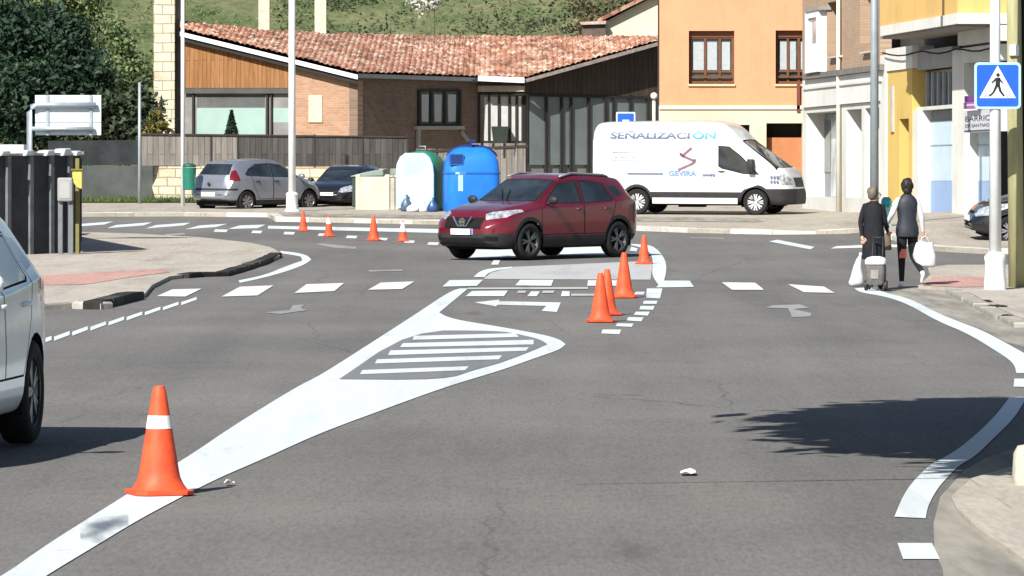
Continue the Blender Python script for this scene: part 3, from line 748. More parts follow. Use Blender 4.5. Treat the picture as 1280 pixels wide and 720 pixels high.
HATCH = dict(x0=-1.93, x1=1.93, crown=.04, sm=2,
    top=[(-1.93,.62),(-1.90,.86),(-1.82,1.02),(-1.70,1.16),(-1.50,1.38),(-1.38,1.43),(-.9,1.49),(-.3,1.51),(.1,1.46),(.35,1.36),(.98,1.0),(1.15,.95),(1.5,.88),(1.75,.78),(1.88,.66),(1.93,.55)],
    belt=[(-1.93,.58),(-1.7,.98),(-1.3,1.0),(-.5,.97),(.4,.93),(1.0,.86),(1.5,.74),(1.93,.46)],
    hw=[(-1.93,.66),(-1.85,.75),(-1.6,.81),(-1.2,.835),(0,.84),(1.2,.835),(1.6,.79),(1.8,.70),(1.93,.55)],
    rw=[(-1.93,.5),(-1.75,.55),(-1.4,.54),(-.5,.57),(.1,.56),(.9,.66),(1.2,.68),(1.6,.6),(1.93,.42)],
    bot=[(-1.93,.38),(-1.7,.28),(-1.2,.2),(1.2,.2),(1.6,.22),(1.93,.3)])
def hatch(root, pm, plate_front=True, low=trimM):
    sh = Shell(HATCH, 84, 4); fa, ra, R0 = 1.20, -1.26, .30
    sh.below(.34, 'bumper_trim')
    for sg in (1, -1):
        c = side(sg); t = '' if sg > 0 else '#right'
        sh.cut([(1.0,.36),(.98,.95),(.25,1.34),(-.22,1.38),(-.24,.36)], 'seam', sel=c); sh.cut([(.985,.375),(.965,.94),(.25,1.325),(-.205,1.365),(-.225,.375)], 'door#front'+t, sel=c)
        sh.cut([(-.24,.36),(-.22,1.38),(-.8,1.36),(-1.12,1.2),(-1.0,.75),(-.8,.36)], 'seam', sel=c); sh.cut([(-.255,.375),(-.235,1.365),(-.8,1.345),(-1.10,1.19),(-.985,.75),(-.79,.375)], 'door#rear'+t, sel=c)
        sh.cut([(.85,.955),(.25,1.315),(-.20,1.36),(-.22,.985)], 'seam', sel=c); sh.cut([(.79,.97),(.24,1.295),(-.19,1.34),(-.20,.995)], 'window#front'+t, sel=c)
        sh.cut([(-.26,.985),(-.25,1.36),(-.75,1.345),(-1.1,1.2),(-1.28,1.07),(-1.2,1.02)], 'seam', sel=c); sh.cut([(-.28,.995),(-.27,1.34),(-.75,1.325),(-1.08,1.185),(-1.24,1.07),(-1.18,1.03)], 'window#rear'+t, sel=c)
        for ax in (fa, ra): sh.cut(circ(ax, R0, R0+.05), 'hole', sel=c)
        f = lambda fc: fc.normal.x > -.1 and fc.calc_center_median().x > 1.1 and fc.normal.z < .93
        sh.cut([(sg*.40,.62),(sg*.44,.74),(sg*.72,.86),(sg*.82,.80),(sg*.78,.62),(sg*.5,.58)], 'headlight'+t, (1,2), f)
        b = lambda fc: fc.normal.x < .25 and fc.calc_center_median().x < -1.52
        sh.cut([(sg*.64,.90),(sg*.58,1.16),(sg*.66,1.22),(sg*.80,1.14),(sg*.86,1.0),(sg*.80,.88)], 'tail_light'+t, (1,2), b)
    up = lambda fc: fc.normal.z > .25 and fc.normal.x > .1
    sh.cut([(.36,-.53),(.36,.53),(1.0,.66),(1.03,0),(1.0,-.66)], 'seam', (0,1), up); sh.cut([(.39,-.50),(.39,.50),(.95,.61),(.98,0),(.95,-.61)], 'windscreen', (0,1), up)
    bk = lambda fc: fc.normal.x < -.25
    sh.cut([(-.58,1.06),(.58,1.06),(.50,1.36),(-.50,1.36)], 'seam', (1,2), bk); sh.cut([(-.55,1.08),(.55,1.08),(.47,1.34),(-.47,1.34)], 'rear_window', (1,2), bk)
    sh.cut([(-.9,.615),(.9,.615),(.9,.675),(-.9,.675)], 'bumper_trim', (1,2), lambda fc: fc.normal.x < .5 and fc.calc_center_median().x < -1.62)
    fr = lambda fc: fc.normal.x > .2
    sh.cut([(-.45,.36),(.45,.36),(.5,.5),(-.5,.5)], 'air_intake', (1,2), fr); sh.cut([(-.3,.62),(.3,.62),(.28,.68),(-.28,.68)], 'grille', (1,2), fr)
    mats = dict(body=pm, bumper_trim=low, seam=blackM, door=pm, window=GL, headlight=lampW, tail_light=lampR, windscreen=GL, grille=blackM, air_intake=blackM, rear_window=GL)
    ob = finish(root, sh, mats)
    a = liner(root, fa, R0+.055, .5, .81, R0); b = liner(root, ra, R0+.055, .5, .81, R0); a.add(b.v, b.f); a.box(-1.75,1.7,-.55,.55,.17,.3); a.build('underbody', blackM, root)
    wheels(root, [(fa,.83),(fa,-.83),(ra,.83),(ra,-.83)], R0, .2, 7)
    for sg in (1, -1):
        mb = MB(); mb.ell((.78, sg*.93, 1.0), (.08,.11,.075), 12, 8); mb.tube([(.8,sg*.8,.95),(.78,sg*.88,.97)], .028); mb.build('mirror', pm, root, True)
        for dn, hx in (('door#front',-.12),('door#rear',-.86)):
            mb = MB(); mb.tube([(hx-.09,sg*.83,.86),(hx,sg*.862,.865),(hx+.09,sg*.83,.86)], .017, 8); mb.build('handle', trimM, ob.get(dn+('' if sg > 0 else '#right')), True)
    mb = MB(); mb.box(-1.975,-1.945,-.26,.26,.45,.56); mb.build('number_plate', plateM, root, bevel=.006)
    mb = MB(); mb.box(1.955,1.985,-.26,.26,.48,.59); mb.build('number_plate', plateM, root, bevel=.006)
    mb = MB(); mb.lathe([(.05,0),(.045,.02),(0,.022)], 14, 'y'); e = mb.build('emblem', trimM, root, True); e.location = (-1.935, 0, .80); e.rotation_euler = (0,0,R(90))
    return root
silver = carpaint('silver_paint', (.27,.29,.34), .55, .34)
t = thing('hatchback', 'silver grey hatchback seen from behind beside the green litter bin pole', 'car')
hatch(t, silver); fx, fy = G(309.5, 265.5); h3 = Vector((.66,.75,0)).normalized(); l3 = Vector((-h3.y,h3.x,0))
c = Vector((fx,fy,0))-(h3*-1.26-l3*.83); place(t, c.x, c.y, h3); t.scale = (1.0, 1.0, .97)
dark = carpaint('dark_paint', (.012,.013,.016), .3, .3)
t = thing('hatchback', 'dark car facing us between the silver hatchback and the cream bin screen', 'car')
hatch(t, dark); h4 = Vector((-.30,-.954,0)).normalized(); X, Y = G(411, 262.5); place(t, X+.45, Y+1.9, h4); t.scale = (.93,.90,.82)
t = thing('hatchback', 'black car nosing out of the side street behind the zebra crossing sign', 'car')
hatch(t, dark); Xc = (1210-640)/6000*99+1.93; place(t, Xc, 99.0, Vector((-1,-.06,0)).normalized()); 

# the white panel van
VAN = dict(x0=-2.77, x1=2.77, crown=.07, sm=2,
    top=[(-2.77,2.30),(-2.72,2.44),(-2.55,2.50),(-1,2.53),(.55,2.53),(.85,2.47),(1.10,2.30),(1.36,2.02),(2.38,1.30),(2.55,1.22),(2.70,1.08),(2.75,.9),(2.77,.75)],
    belt=[(-2.77,2.0),(-2.6,2.15),(.5,2.15),(1.0,1.9),(1.45,1.60),(2.3,1.14),(2.5,1.05),(2.77,.6)],
    hw=[(-2.77,.97),(-2.7,1.0),(-2,1.03),(1.6,1.03),(2.2,.99),(2.5,.92),(2.68,.80),(2.77,.66)],
    rw=[(-2.77,.82),(-2.6,.85),(.5,.86),(1.0,.80),(1.4,.78),(2.3,.86),(2.5,.80),(2.77,.52)],
    bot=[(-2.77,.42),(-2.5,.36),(-1.5,.34),(1.2,.34),(2.4,.26),(2.77,.28)])
vanw = carpaint('van_white', (.56,.595,.61), 0, .35, .6)
v = thing('panel_van', 'white panel van with lettering and emblem on its side before the orange building', 'van')
sh = Shell(VAN, 110, 4); fa, ra, R0 = 1.78, -1.52, .345
sh.below(.61, 'cladding', -9, 2.05); sh.below(.70, 'cladding', 2.05, 9)
for sg in (1, -1):
    c = side(sg); tt = '' if sg > 0 else '#right'
    for ax in (fa, ra): sh.cut(circ(ax, R0+.02, R0+.105), 'cladding', sel=c)
    sh.cut([(.66,.66),(.66,1.95),(1.10,1.92),(1.42,1.68),(1.96,1.10),(1.96,.84),(1.40,.66)], 'gap', sel=c)
    sh.cut([(.675,.66),(.675,1.935),(1.09,1.905),(1.41,1.665),(1.945,1.10),(1.945,.84),(1.39,.66)], 'door'+tt, sel=c)
    sh.cut([(.76,1.30),(.76,1.86),(1.06,1.84),(1.38,1.60),(1.90,1.08),(1.45,1.10),(.86,1.24)], 'seam', sel=c)
    sh.cut([(.785,1.32),(.785,1.835),(1.05,1.815),(1.36,1.585),(1.84,1.105),(1.45,1.125),(.875,1.26)], 'window'+tt, sel=c)
    for ax in (fa, ra): sh.cut(circ(ax, R0, R0+.05), 'hole', sel=c)
    for gx in (-2.35, -.72, .28): sh.cut([(gx,.70),(gx+.014,.70),(gx+.014,2.2),(gx,2.2)], 'gap', sel=c)
    sh.cut([(-2.35,1.22),(.28,1.22),(.28,1.235),(-2.35,1.235)], 'gap', sel=c)
    f = lambda fc: fc.normal.x > .05 and fc.calc_center_median().x > 2.2 and fc.normal.z < .8
    sh.cut([(sg*.50,.80),(sg*.52,.92),(sg*.80,1.10),(sg*.95,1.04),(sg*.9,.80)], 'headlight'+tt, (1,2), f)
    b = lambda fc: fc.normal.x < .3 and fc.calc_center_median().x < -2.745
    sh.cut([(sg*.90,.9),(sg*.90,1.5),(sg*1.04,1.5),(sg*1.04,.9)], 'tail_light'+tt, (1,2), b)
up = lambda fc: fc.normal.z > .2 and fc.normal.x > .2
sh.cut([(1.36,-.74),(1.36,.74),(2.35,.88),(2.44,.5),(2.46,0),(2.44,-.5),(2.35,-.88)], 'seam', (0,1), up)
sh.cut([(1.40,-.70),(1.40,.70),(2.32,.84),(2.40,.5),(2.42,0),(2.40,-.5),(2.32,-.84)], 'windscreen', (0,1), up)
fr = lambda fc: fc.normal.x > .2
sh.cut([(-.45,.74),(.45,.74),(.48,1.0),(-.48,1.0)], 'grille', (1,2), fr)
ob = finish(v, sh, dict(body=vanw, cladding=trimM, door=vanw, seam=blackM, gap=plain('panel_gap', (.42,.44,.45), .8, .1, 4), window=GL, headlight=lampW, tail_light=lampR, windscreen=GL, grille=trimM))
a = liner(v, fa, R0+.055, .6, 1.0, R0); b = liner(v, ra, R0+.055, .6, 1.0, R0); a.add(b.v, b.f); a.box(-2.4,1.3,-.5,.5,.24,.45); a.box(-.4,.3,-.85,-.5,.2,.4); a.build('underbody', blackM, v)
wheels(v, [(fa,1.0),(fa,-1.0),(ra,1.0),(ra,-1.0)], R0, .23, 8, plain('steel_rim', (.62,.64,.66), .4, .1, 8, .5, .4))
for sg in (1, -1):
    mb = MB(); mb.box(-1.08,1.30,sg*.99-.03,sg*.99+.05*sg,.29,.45); mb.build('sill_bar', vanw, v, bevel=.02)
    mb = MB(); mb.box(1.60,1.76,sg*1.10-.11,sg*1.10+.11,1.16,1.50); mb.tube([(1.7,sg*.96,1.22),(1.68,sg*1.06,1.26)], .04); mb.build('mirror', [vanw if sg > 0 else trimM], v, True, bevel=.04)
    mb = MB(); mb.tube([(.76,sg*1.02,1.16),(.85,sg*1.055,1.165),(.94,sg*1.02,1.16)], .017, 8); mb.build('handle', trimM, v, True)
# lettering on the van's right flank (towards the road)
ink = plain('letter_grey_blue', (.10,.12,.20), .5, .1, 5); inkc = plain('letter_cyan', (.04,.30,.45), .5, .1, 5); inkl = plain('letter_pale_blue', (.14,.24,.45), .5, .1, 5)
inkr = plain('logo_maroon', (.20,.10,.14), .5, .15, 6); inkp = plain('letter_faint', (.40,.56,.58), .5, .1, 5)
from mathutils.bvhtree import BVHTree
tree = BVHTree.FromBMesh(sh.bm)
def snap(x, z):
    h = tree.ray_cast(Vector((x, -4, z)), Vector((0, 1, 0))); return h[0].y if h[0] else -1.03
def flank(name, me, x, z, mat, sx=1, sz=1):
    """marks lie on the van's curved flank, 4 mm proud of it"""
    bm = bmesh.new(); bm.from_mesh(me); bmesh.ops.triangulate(bm, faces=bm.faces)
    zs_ = [vv.co.y for vv in bm.verts]; k_ = min(zs_)
    while k_ < max(zs_):
        bmesh.ops.bisect_plane(bm, geom=bm.verts[:]+bm.edges[:]+bm.faces[:], plane_co=(0,k_,0), plane_no=(0,1,0)); k_ += .02
    for vv in bm.verts:
        px, pz = x+vv.co.x*sx, z+vv.co.y*sz; vv.co = (px, snap(px, pz)-.012, pz)
    bm.to_mesh(me); bm.free(); me.materials.clear(); me.materials.append(mat)
    o = bpy.data.objects.new(name, me); link(o); o.parent = v; return o
m1 = text_mesh('SEÑALIZACI', .30, 0, 'LEFT', .010); m2 = text_mesh('ÓN', .30, 0, 'LEFT', .010)
e1 = max(q.co.x for q in m1.vertices); e2 = max(q.co.x for q in m2.vertices); kx = 2.95/(e1+.05+e2)
flank('van_lettering', m1, -2.27, 2.05, ink, kx, .80); flank('van_lettering', m2, -2.27+(e1+.05)*kx, 2.05, inkc, kx, .80)
flank('van_lettering', text_mesh('GEVIRA', .24, 0, 'LEFT', .008), -.62, 1.045, inkl, .95, .8)
flank('van_lettering', text_mesh('www', .13, 0, 'LEFT', .006), .32, 1.03, ink)
flank('van_lettering', text_mesh('es', .13, 0, 'LEFT', .006), .56, 1.03, ink)
mb = MB()
for x0, x1, z in ((-2.2,-1.75,1.68),(-2.2,-1.5,1.45)): mb.box(x0,x1,-1.046,-1.02,z,z+.045)
for x0, x1 in ((-2.14,-2.07),(-1.98,-1.84),(-1.66,-1.58)): mb.box(x0,x1,-1.046,-1.02,1.54,1.60)
mb.build('contact_lines', inkp, v)
mb = MB(); mb.box(-1.78,-.78,-1.046,-1.02,1.08,1.115); mb.build('side_stripe', ink, v)
mb = MB()
for pts in ([(.02,1.80),(-.22,1.60)], [(-.30,1.66),(-.27,1.60),(.10,1.44)], [(.10,1.50),(.12,1.43),(.02,1.36)], [(.04,1.37),(-.36,1.20)], [(-.30,1.64),(-.18,1.55)]):
    for p, q in zip(pts, pts[1:]):
        d = Vector((q[0]-p[0], 0, q[1]-p[1])).normalized(); n = Vector((-d.z,0,d.x))*.032
        a_, b_ = Vector((p[0],-1.04,p[1])), Vector((q[0],-1.04,q[1]))
        mb.prism([a_+n, b_+n, b_-n, a_-n], (0,.03,0))
mb.build('side_emblem', inkr, v)
for x0, z0 in ((2.30,.98),): 
    mb = MB()
    for k in range(3):
        for j in range(2): mb.box(2.20+k*.08,2.20+k*.08+.05,-1.0+k*.012-.006,-.99+k*.012,.86+j*.12,.93+j*.12)
    mb.build('bonnet_sticker', ink, v)
fx, fy = G(944, 274.0); h5 = Vector((.955,-.30,0)).normalized(); l5 = Vector((-h5.y,h5.x,0)); 
c = Vector((fx,fy,0))-(h5*1.78-l5*1.0)*.965; place(v, c.x, c.y, h5); v.location.z += .10; v.scale = (.965,.965,.965)
# ================================================================ BUILDINGS
def zc(y, Y): return ZC+(HY-y)/F*Y
def W_(px, Y): return ((px-CX)/F*Y, Y)
glassH = glass('house_glass', (.05,.06,.065), .08, .6)
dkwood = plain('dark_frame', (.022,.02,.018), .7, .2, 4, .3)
Z0 = 1.2
# ---- the long house with the tiled roof
A, B1, B, C_, D_ = W_(447,148), W_(597,154.4), W_(655,154.4), W_(229,151.3), W_(826,158)
wl, wm, wf, wr = Wall(C_, A), Wall(A, B1), Wall(B1, B), Wall(B, D_)
house = thing('house', 'low brick and timber house with a wide mottled red tiled roof behind the fence', 'house', (A[0], A[1], 1.49))
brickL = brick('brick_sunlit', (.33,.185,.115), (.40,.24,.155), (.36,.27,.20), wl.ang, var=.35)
brickM = brick('brick_shade', (.17,.115,.085), (.22,.15,.11), (.22,.18,.15), wm.ang, var=.45)  # darker copy of the house brick, shade put into its colour
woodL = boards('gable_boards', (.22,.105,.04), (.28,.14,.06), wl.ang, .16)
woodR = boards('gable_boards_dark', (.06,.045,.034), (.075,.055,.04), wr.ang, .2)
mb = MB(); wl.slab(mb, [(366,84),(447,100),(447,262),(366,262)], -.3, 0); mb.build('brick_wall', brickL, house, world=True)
mb = MB(); wl.slab(mb, [(229,52),(366,82),(366,262),(229,262)], -.3, -.06); mb.build('back_wall', plain('render_grey', (.2,.2,.19), .9, .2, 2), house, world=True)
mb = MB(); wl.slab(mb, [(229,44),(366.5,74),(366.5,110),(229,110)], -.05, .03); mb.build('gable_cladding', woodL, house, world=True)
mb = MB(); wl.slab(mb, [(229,110.5),(366,110.5),(366,117),(229,117)], -.1, .09); mb.build('lintel', plain('lintel_grey', (.07,.07,.065), .8, .2, 3), house, world=True, bevel=.01)
def window(wall, x0, x1, y0, y1, parent, mull=(), fr=2.2, frm=None, gl=None, dep=-.12, proud=.02, hor=()):
    frm = frm or dkwood
    m = MB()
    for a, b, c, d in ((x0,x0+fr,y0,y1),(x1-fr,x1,y0,y1),(x0+fr,x1-fr,y0,y0+fr),(x0+fr,x1-fr,y1-fr,y1)): wall.slab(m, [(a,c),(b,c),(b,d),(a,d)], dep, proud)
    for k in mull: wall.slab(m, [(k-fr*.5,y0+fr),(k+fr*.5,y0+fr),(k+fr*.5,y1-fr),(k-fr*.5,y1-fr)], dep, proud-.004)
    for k in hor: wall.slab(m, [(x0+fr,k-fr*.4),(x1-fr,k-fr*.4),(x1-fr,k+fr*.4),(x0+fr,k+fr*.4)], dep, proud-.008)
    f = m.build('window', frm, parent, world=True)
    m = MB(); wall.slab(m, [(x0+fr*.3,y0+fr*.3),(x1-fr*.3,y0+fr*.3),(x1-fr*.3,y1-fr*.3),(x0+fr*.3,y1-fr*.3)], dep-.02, dep+.03)
    g = m.build('pane', gl or glassH, f, world=True); 
    if f.parent is not None and g.parent is f:
        iv = Matrix.Translation(-f.parent.location)
        g.data.transform(iv)
    return f
f = window(wl, 240, 335, 115, 172, house, (), 2.5)
def child_world(mbx, name, mat, f):
    o = mbx.build(name, mat, f)
    o.data.transform(Matrix.Translation(-f.parent.location)); return o
mb = MB(); wl.slab(mb, [(246,135),(331.5,135),(331.5,168),(246,168)], -.10, -.055); child_world(mb, 'blind', plain('mint_blind', (.27,.385,.345), .7, .06, 3), f)
mb = MB(); wl.slab(mb, [(246,118.5),(331.5,118.5),(331.5,134.6),(246,134.6)], -.10, -.06); child_world(mb, 'shutter', plain('grey_shutter', (.16,.2,.2), .6, .1, 3), f)
f = window(wl, 338, 366, 115, 172, house, (), 2.0)
mb = MB(); wl.slab(mb, [(341,135),(364,135),(364,153),(341,153)], -.10, -.055); child_world(mb, 'blind', MATS['mint_blind'], f)
mb = MB(); wl.slab(mb, [(385.5,119),(402.5,119),(402.5,153),(385.5,153)], -.02, .05); mb.build('plaque', plain('cream_plaque', (.62,.52,.34), .8, .12, 4), house, world=True, bevel=.01)
# shaded middle wall
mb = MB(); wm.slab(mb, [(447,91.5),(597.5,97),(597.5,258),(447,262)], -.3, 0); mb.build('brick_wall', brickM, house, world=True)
mb = MB(); wf.slab(mb, [(597,97),(655,98),(655,258),(597,258)], -.4, -.1); mb.build('back_wall', MATS['render_grey'], house, world=True)
window(wm, 524, 577, 112, 157, house, (540, 557), 2.6, dep=.0, proud=.075)
mb = MB()
for a, b in ((527,536),(543,552),(560,570)): wm.slab(mb, [(a,118),(b,118),(b-.5,152),(a+.5,152)], .032, .045)
mb.build('curtain', plain('curtain_cloth', (.42,.43,.42), .9, .1, 6), house, world=True)
mb = MB(); wm.slab(mb, [(521,157.5),(581,157.5),(581,162),(521,162)], -.05, .12)
wm.slab(mb, [(523,162),(526,162),(526,190),(523,190)], .02, .1); wm.slab(mb, [(578,162),(588,176),(586,178),(577,165)], .02, .1)
mb.build('sill', plain('sill_stone', (.34,.32,.28), .9, .2, 5), house, world=True)
window(wf, 598, 654, 116, 181, house, (611, 624, 637, 646), 2.4)
mb = MB()
for a, b in ((605,610),(613,622),(626,635),(639,644),(648,652)): wf.slab(mb, [(a,121),(b,121),(b,176),(a,176)], -.07, -.05)
mb.build('curtain', MATS['curtain_cloth'], house, world=True)
mb = MB(); wf.slab(mb, [(597,107),(656,107),(656,114.5),(597,114.5)], -.05, .10); mb.build('lintel', plain('lintel_cream', (.46,.38,.30), .8, .2, 4), house, world=True, bevel=.01)
mb = MB(); wf.slab(mb, [(614,158),(636,158),(633,180),(617,180)], .05, .4); mb.build('planter', plain('planter_dark', (.02,.028,.022), .9, .3, 4), house, world=True)
# right wing in dark timber and grey panels
mb = MB(); wr.slab(mb, [(655,98),(826,52),(826,262),(655,262)], -.3, -.08); mb.build('back_wall', MATS['render_grey'], house, world=True)
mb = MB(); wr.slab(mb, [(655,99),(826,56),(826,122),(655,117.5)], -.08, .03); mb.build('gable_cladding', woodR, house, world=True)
pan = plain('wing_panel', (.15,.175,.175), .6, .15, 1.2, .4)
mb = MB()
for a, b in ((662,682),(685,701),(704,713),(716,735),(738,756),(759,766),(768,787),(790,809),(812,824)): 
    wr.slab(mb, [(a,120),(b,120.3),(b,206),(a,206)], -.07, -.02)
mb.build('glazed_panel', pan, house, world=True)
mb = MB()
for a in (656,682.5,701.5,713.5,735.5,756.5,766.5,787.5,809.5): wr.slab(mb, [(a,118),(a+2.4,118),(a+2.4,262),(a,262)], -.07, .05)
wr.slab(mb, [(656,117),(826,121),(826,124),(656,120)], -.07, .055)
mb.build('mullion', dkwood, house, world=True)
# roof: real barrel tiles lofted between the eave line and the ridge line
bot = [(C_, 38), (A, 92.5), (B, 98.5), (D_, 51)]
def P2(px, y, Y): return Vector(((px-CX)/F*Y, Y, zc(y, Y)))
bl = [(225,37,151.0),(447,91.5,147.6),(597,96.7,154.0),(655,98.5,153.8),(828,50.5,157.3)]
tl = [(227,27,152.2),(331,38.5,155.5),(408,42,158.5),(500,45,161),(620,46,161.5),(828,46.5,159)]
def along(t, x): 
    for p, q in zip(t, t[1:]):
        if x <= q[0]:
            k = (x-p[0])/(q[0]-p[0]); return [p[i]+(q[i]-p[i])*k for i in range(3)]
    return list(t[-1])
vs = []; fs = []; NX, NY = 520, 60
for j in range(NY+1):
    for i in range(NX+1):
        x = 225+603*i/NX; a = P2(*along(bl, x)); b = P2(*along(tl, x)); t = j/NY
        p = a.lerp(b, t); X = p.x
        row = (t*(b-a).length/.27); fr = row-math.floor(row)
        jig = math.sin(math.floor(row)*12.9+math.floor(X/.17)*78.2)*43758.5; jig = jig-math.floor(jig)
        p.z += .042*abs(math.sin(math.pi*X/.17))+.03*(1-fr)+.035*(jig-.5)
        vs.append(p)
for j in range(NY):
    for i in range(NX): fs.append((j*(NX+1)+i, j*(NX+1)+i+1, (j+1)*(NX+1)+i+1, (j+1)*(NX+1)+i))
def tile_mat():
    m, nt, b = newmat('clay_tiles')
    g = nt.nodes.new('ShaderNodeNewGeometry'); mp = nt.nodes.new('ShaderNodeMapping'); mp.inputs['Scale'].default_value = (5.9, 3.4, 3.4); L(nt, g.outputs['Position'], mp.inputs['Vector'])
    vo = N(nt, 'ShaderNodeTexVoronoi', Scale=1.0); L(nt, mp.outputs['Vector'], vo.inputs['Vector'])
    sp = nt.nodes.new('ShaderNodeSeparateColor'); L(nt, vo.outputs['Color'], sp.inputs[0])
    c = ramp(nt, sp.outputs[0], [(0, (.17,.085,.055)), (.25, (.30,.14,.09)), (.55, (.38,.19,.125)), (.8, (.43,.28,.205)), (1, (.52,.42,.34))])
    n = N(nt, 'ShaderNodeTexNoise', Scale=.55, Detail=6, Roughness=.7); L(nt, g.outputs['Position'], n.inputs['Vector'])
    c = mixc(nt, .9, c, ramp(nt, n.outputs['Fac'], [(.3, (.55,.5,.45)), (.5, (1,1,1)), (.72, (1.2,1.15,1.1))]), 'MULTIPLY')
    L(nt, c, b.inputs['Base Color']); b.inputs['Roughness'].default_value = .85; b.inputs['Specular IOR Level'].default_value = .2
    return m
tiles = tile_mat()
me = bpy.data.meshes.new('roof'); me.from_pydata(vs, [], fs); me.materials.append(tiles); o = bpy.data.objects.new('roof', me); link(o); o.parent = house
me.transform(Matrix.Translation(-house.location)); roof = o
# under-roof deck, verge boards, gutters
def strip(name, pts, dz, dy, mat):
    m = MB()
    for p, q in zip(pts, pts[1:]):
        a, b = P2(*p), P2(*q); m.prism([a, b, b+Vector((0,0,-dz)), a+Vector((0,0,-dz))], (0, dy, 0))
    return m.build(name, mat, house, world=True)
white_v = plain('verge_white', (.74,.74,.72), .7, .1, 3); gut = plain('gutter_grey', (.26,.27,.28), .5, .15, 4)
strip('verge_board', [(225,39.5,150.98),(447,93.5,147.58)], .14, .12, white_v)
strip('verge_shade_strip', [(225,44.5,150.98+.1),(447,98.5,147.58+.1)], .16, .25, dkwood)  # dark strip standing in for the shadow line under the verge
strip('gutter', [(447.5,92,147.56),(597,97,153.95)], .13, .14, gut)
strip('eave_board', [(597.5,94.5,153.6),(655.5,97,153.6)], .17, .16, white_v)
strip('verge_tiles', [(655.6,99,153.74),(828,51,157.25)], .12, .14, plain('verge_tile_grey', (.34,.29,.26), .8, .35, 9))
m = MB()
up_ = [P2(*along(tl, x))-Vector((0,0,.12)) for x in range(227, 829, 40)]; dn_ = [P2(*along(bl, x))-Vector((0,0,.10)) for x in range(227, 829, 40)]
for (u0, u1), (d0, d1) in zip(zip(up_, up_[1:]), zip(dn_, dn_[1:])): m.prism([d0+Vector((0,.05,0)), d1+Vector((0,.05,0)), u1, u0], (0,0,-.05))
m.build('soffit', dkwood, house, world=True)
m = MB(); p = wr.pt(817.5, 122, .12)
m.tube([(p.x,p.y,p.z-.1),(p.x,p.y,1.4)], .055, 8); m.build('downpipe', plain('pipe_white', (.6,.58,.5), .6, .1, 4), house, True, world=True)
m = MB(); m.ell((p.x,p.y-.05,p.z+.05), (.12,.12,.12)); m.build('wall_lamp', plain('lamp_globe', (.7,.7,.66), .4, .05, 4), house, True, world=True)
for px, w, name, lab in ((330,14,'chimney','left'),(400.5,14.5,'chimney','right')):
    b = P2(px, 30, 158); m = MB(); hw = w/2/F*158
    m.box(b.x-hw,b.x+hw,158,158+2*hw,b.z-1.2,b.z+2.2); m.box(b.x-hw-.06,b.x+hw+.06,157.94,158.06+2*hw,b.z+2.2,b.z+2.32)
    m.build('chimney', plain('chimney_cream', (.52,.48,.38), .9, .12, 5, bump=.2), roof, bevel=.01).data.transform(Matrix.Translation(-house.location))
# ---- stone tower-like pillar left of the house
def stone(name, c1, c2, w, h):
    m, nt, b = newmat(name); v = wallcoord(nt, 0)
    n0 = N(nt, 'ShaderNodeTexNoise', Scale=2.4, Detail=2); L(nt, v, n0.inputs['Vector'])
    vv = mixc(nt, .06, v, n0.outputs['Color'], 'ADD')
    br = N(nt, 'ShaderNodeTexBrick', Scale=1.0); br.inputs['Mortar Size'].default_value = .016; br.inputs['Brick Width'].default_value = w; br.inputs['Row Height'].default_value = h
    br.inputs['Color1'].default_value = (*c1, 1); br.inputs['Color2'].default_value = (*c2, 1); br.inputs['Mortar'].default_value = (*[c*.55 for c in c1], 1)
    L(nt, vv, br.inputs['Vector'])
    n = N(nt, 'ShaderNodeTexNoise', Scale=3, Detail=7, Roughness=.7); L(nt, v, n.inputs['Vector'])
    c = mixc(nt, .75, br.outputs['Color'], ramp(nt, n.outputs['Fac'], [(.28, (.6,.57,.5)), (.5, (1,1,1)), (.75, (1.15,1.13,1.08))]), 'MULTIPLY')
    L(nt, c, b.inputs['Base Color']); b.inputs['Roughness'].default_value = .92; b.inputs['Specular IOR Level'].default_value = .12
    bp = N(nt, 'ShaderNodeBump', Strength=.7, Distance=.03); bp.invert = True; L(nt, br.outputs['Fac'], bp.inputs['Height']); L(nt, bp.outputs['Normal'], b.inputs['Normal'])
    return m
stoneM = stone('cream_ashlar', (.56,.50,.37), (.62,.57,.44), .55, .30)
a = P2(192,0,151.6); b = P2(218.5,0,151.6)
tw = thing('stone_pillar', 'tall cream stone pillar rising past the left end of the house roof', 'pillar', ((a.x+b.x)/2, 152, 1.49))
m = MB(); m.box(a.x,b.x,151.6,152.6,1.2,10.5); m.build('shaft', stoneM, tw, world=True, bevel=.02)
m = MB(); m.box(b.x+.004,b.x+.27,151.95,152.5,1.2,10.3); m.build('shaded_side', plain('pillar_shade', (.16,.15,.13), .9, .3, 4), tw, world=True)  # dark slab added for the shaded right side of the pillar
m = MB(); m.box(a.x-.1,b.x+.1,151.5,152.7,10.5,10.75); m.build('cap', stoneM, tw, world=True, bevel=.02)
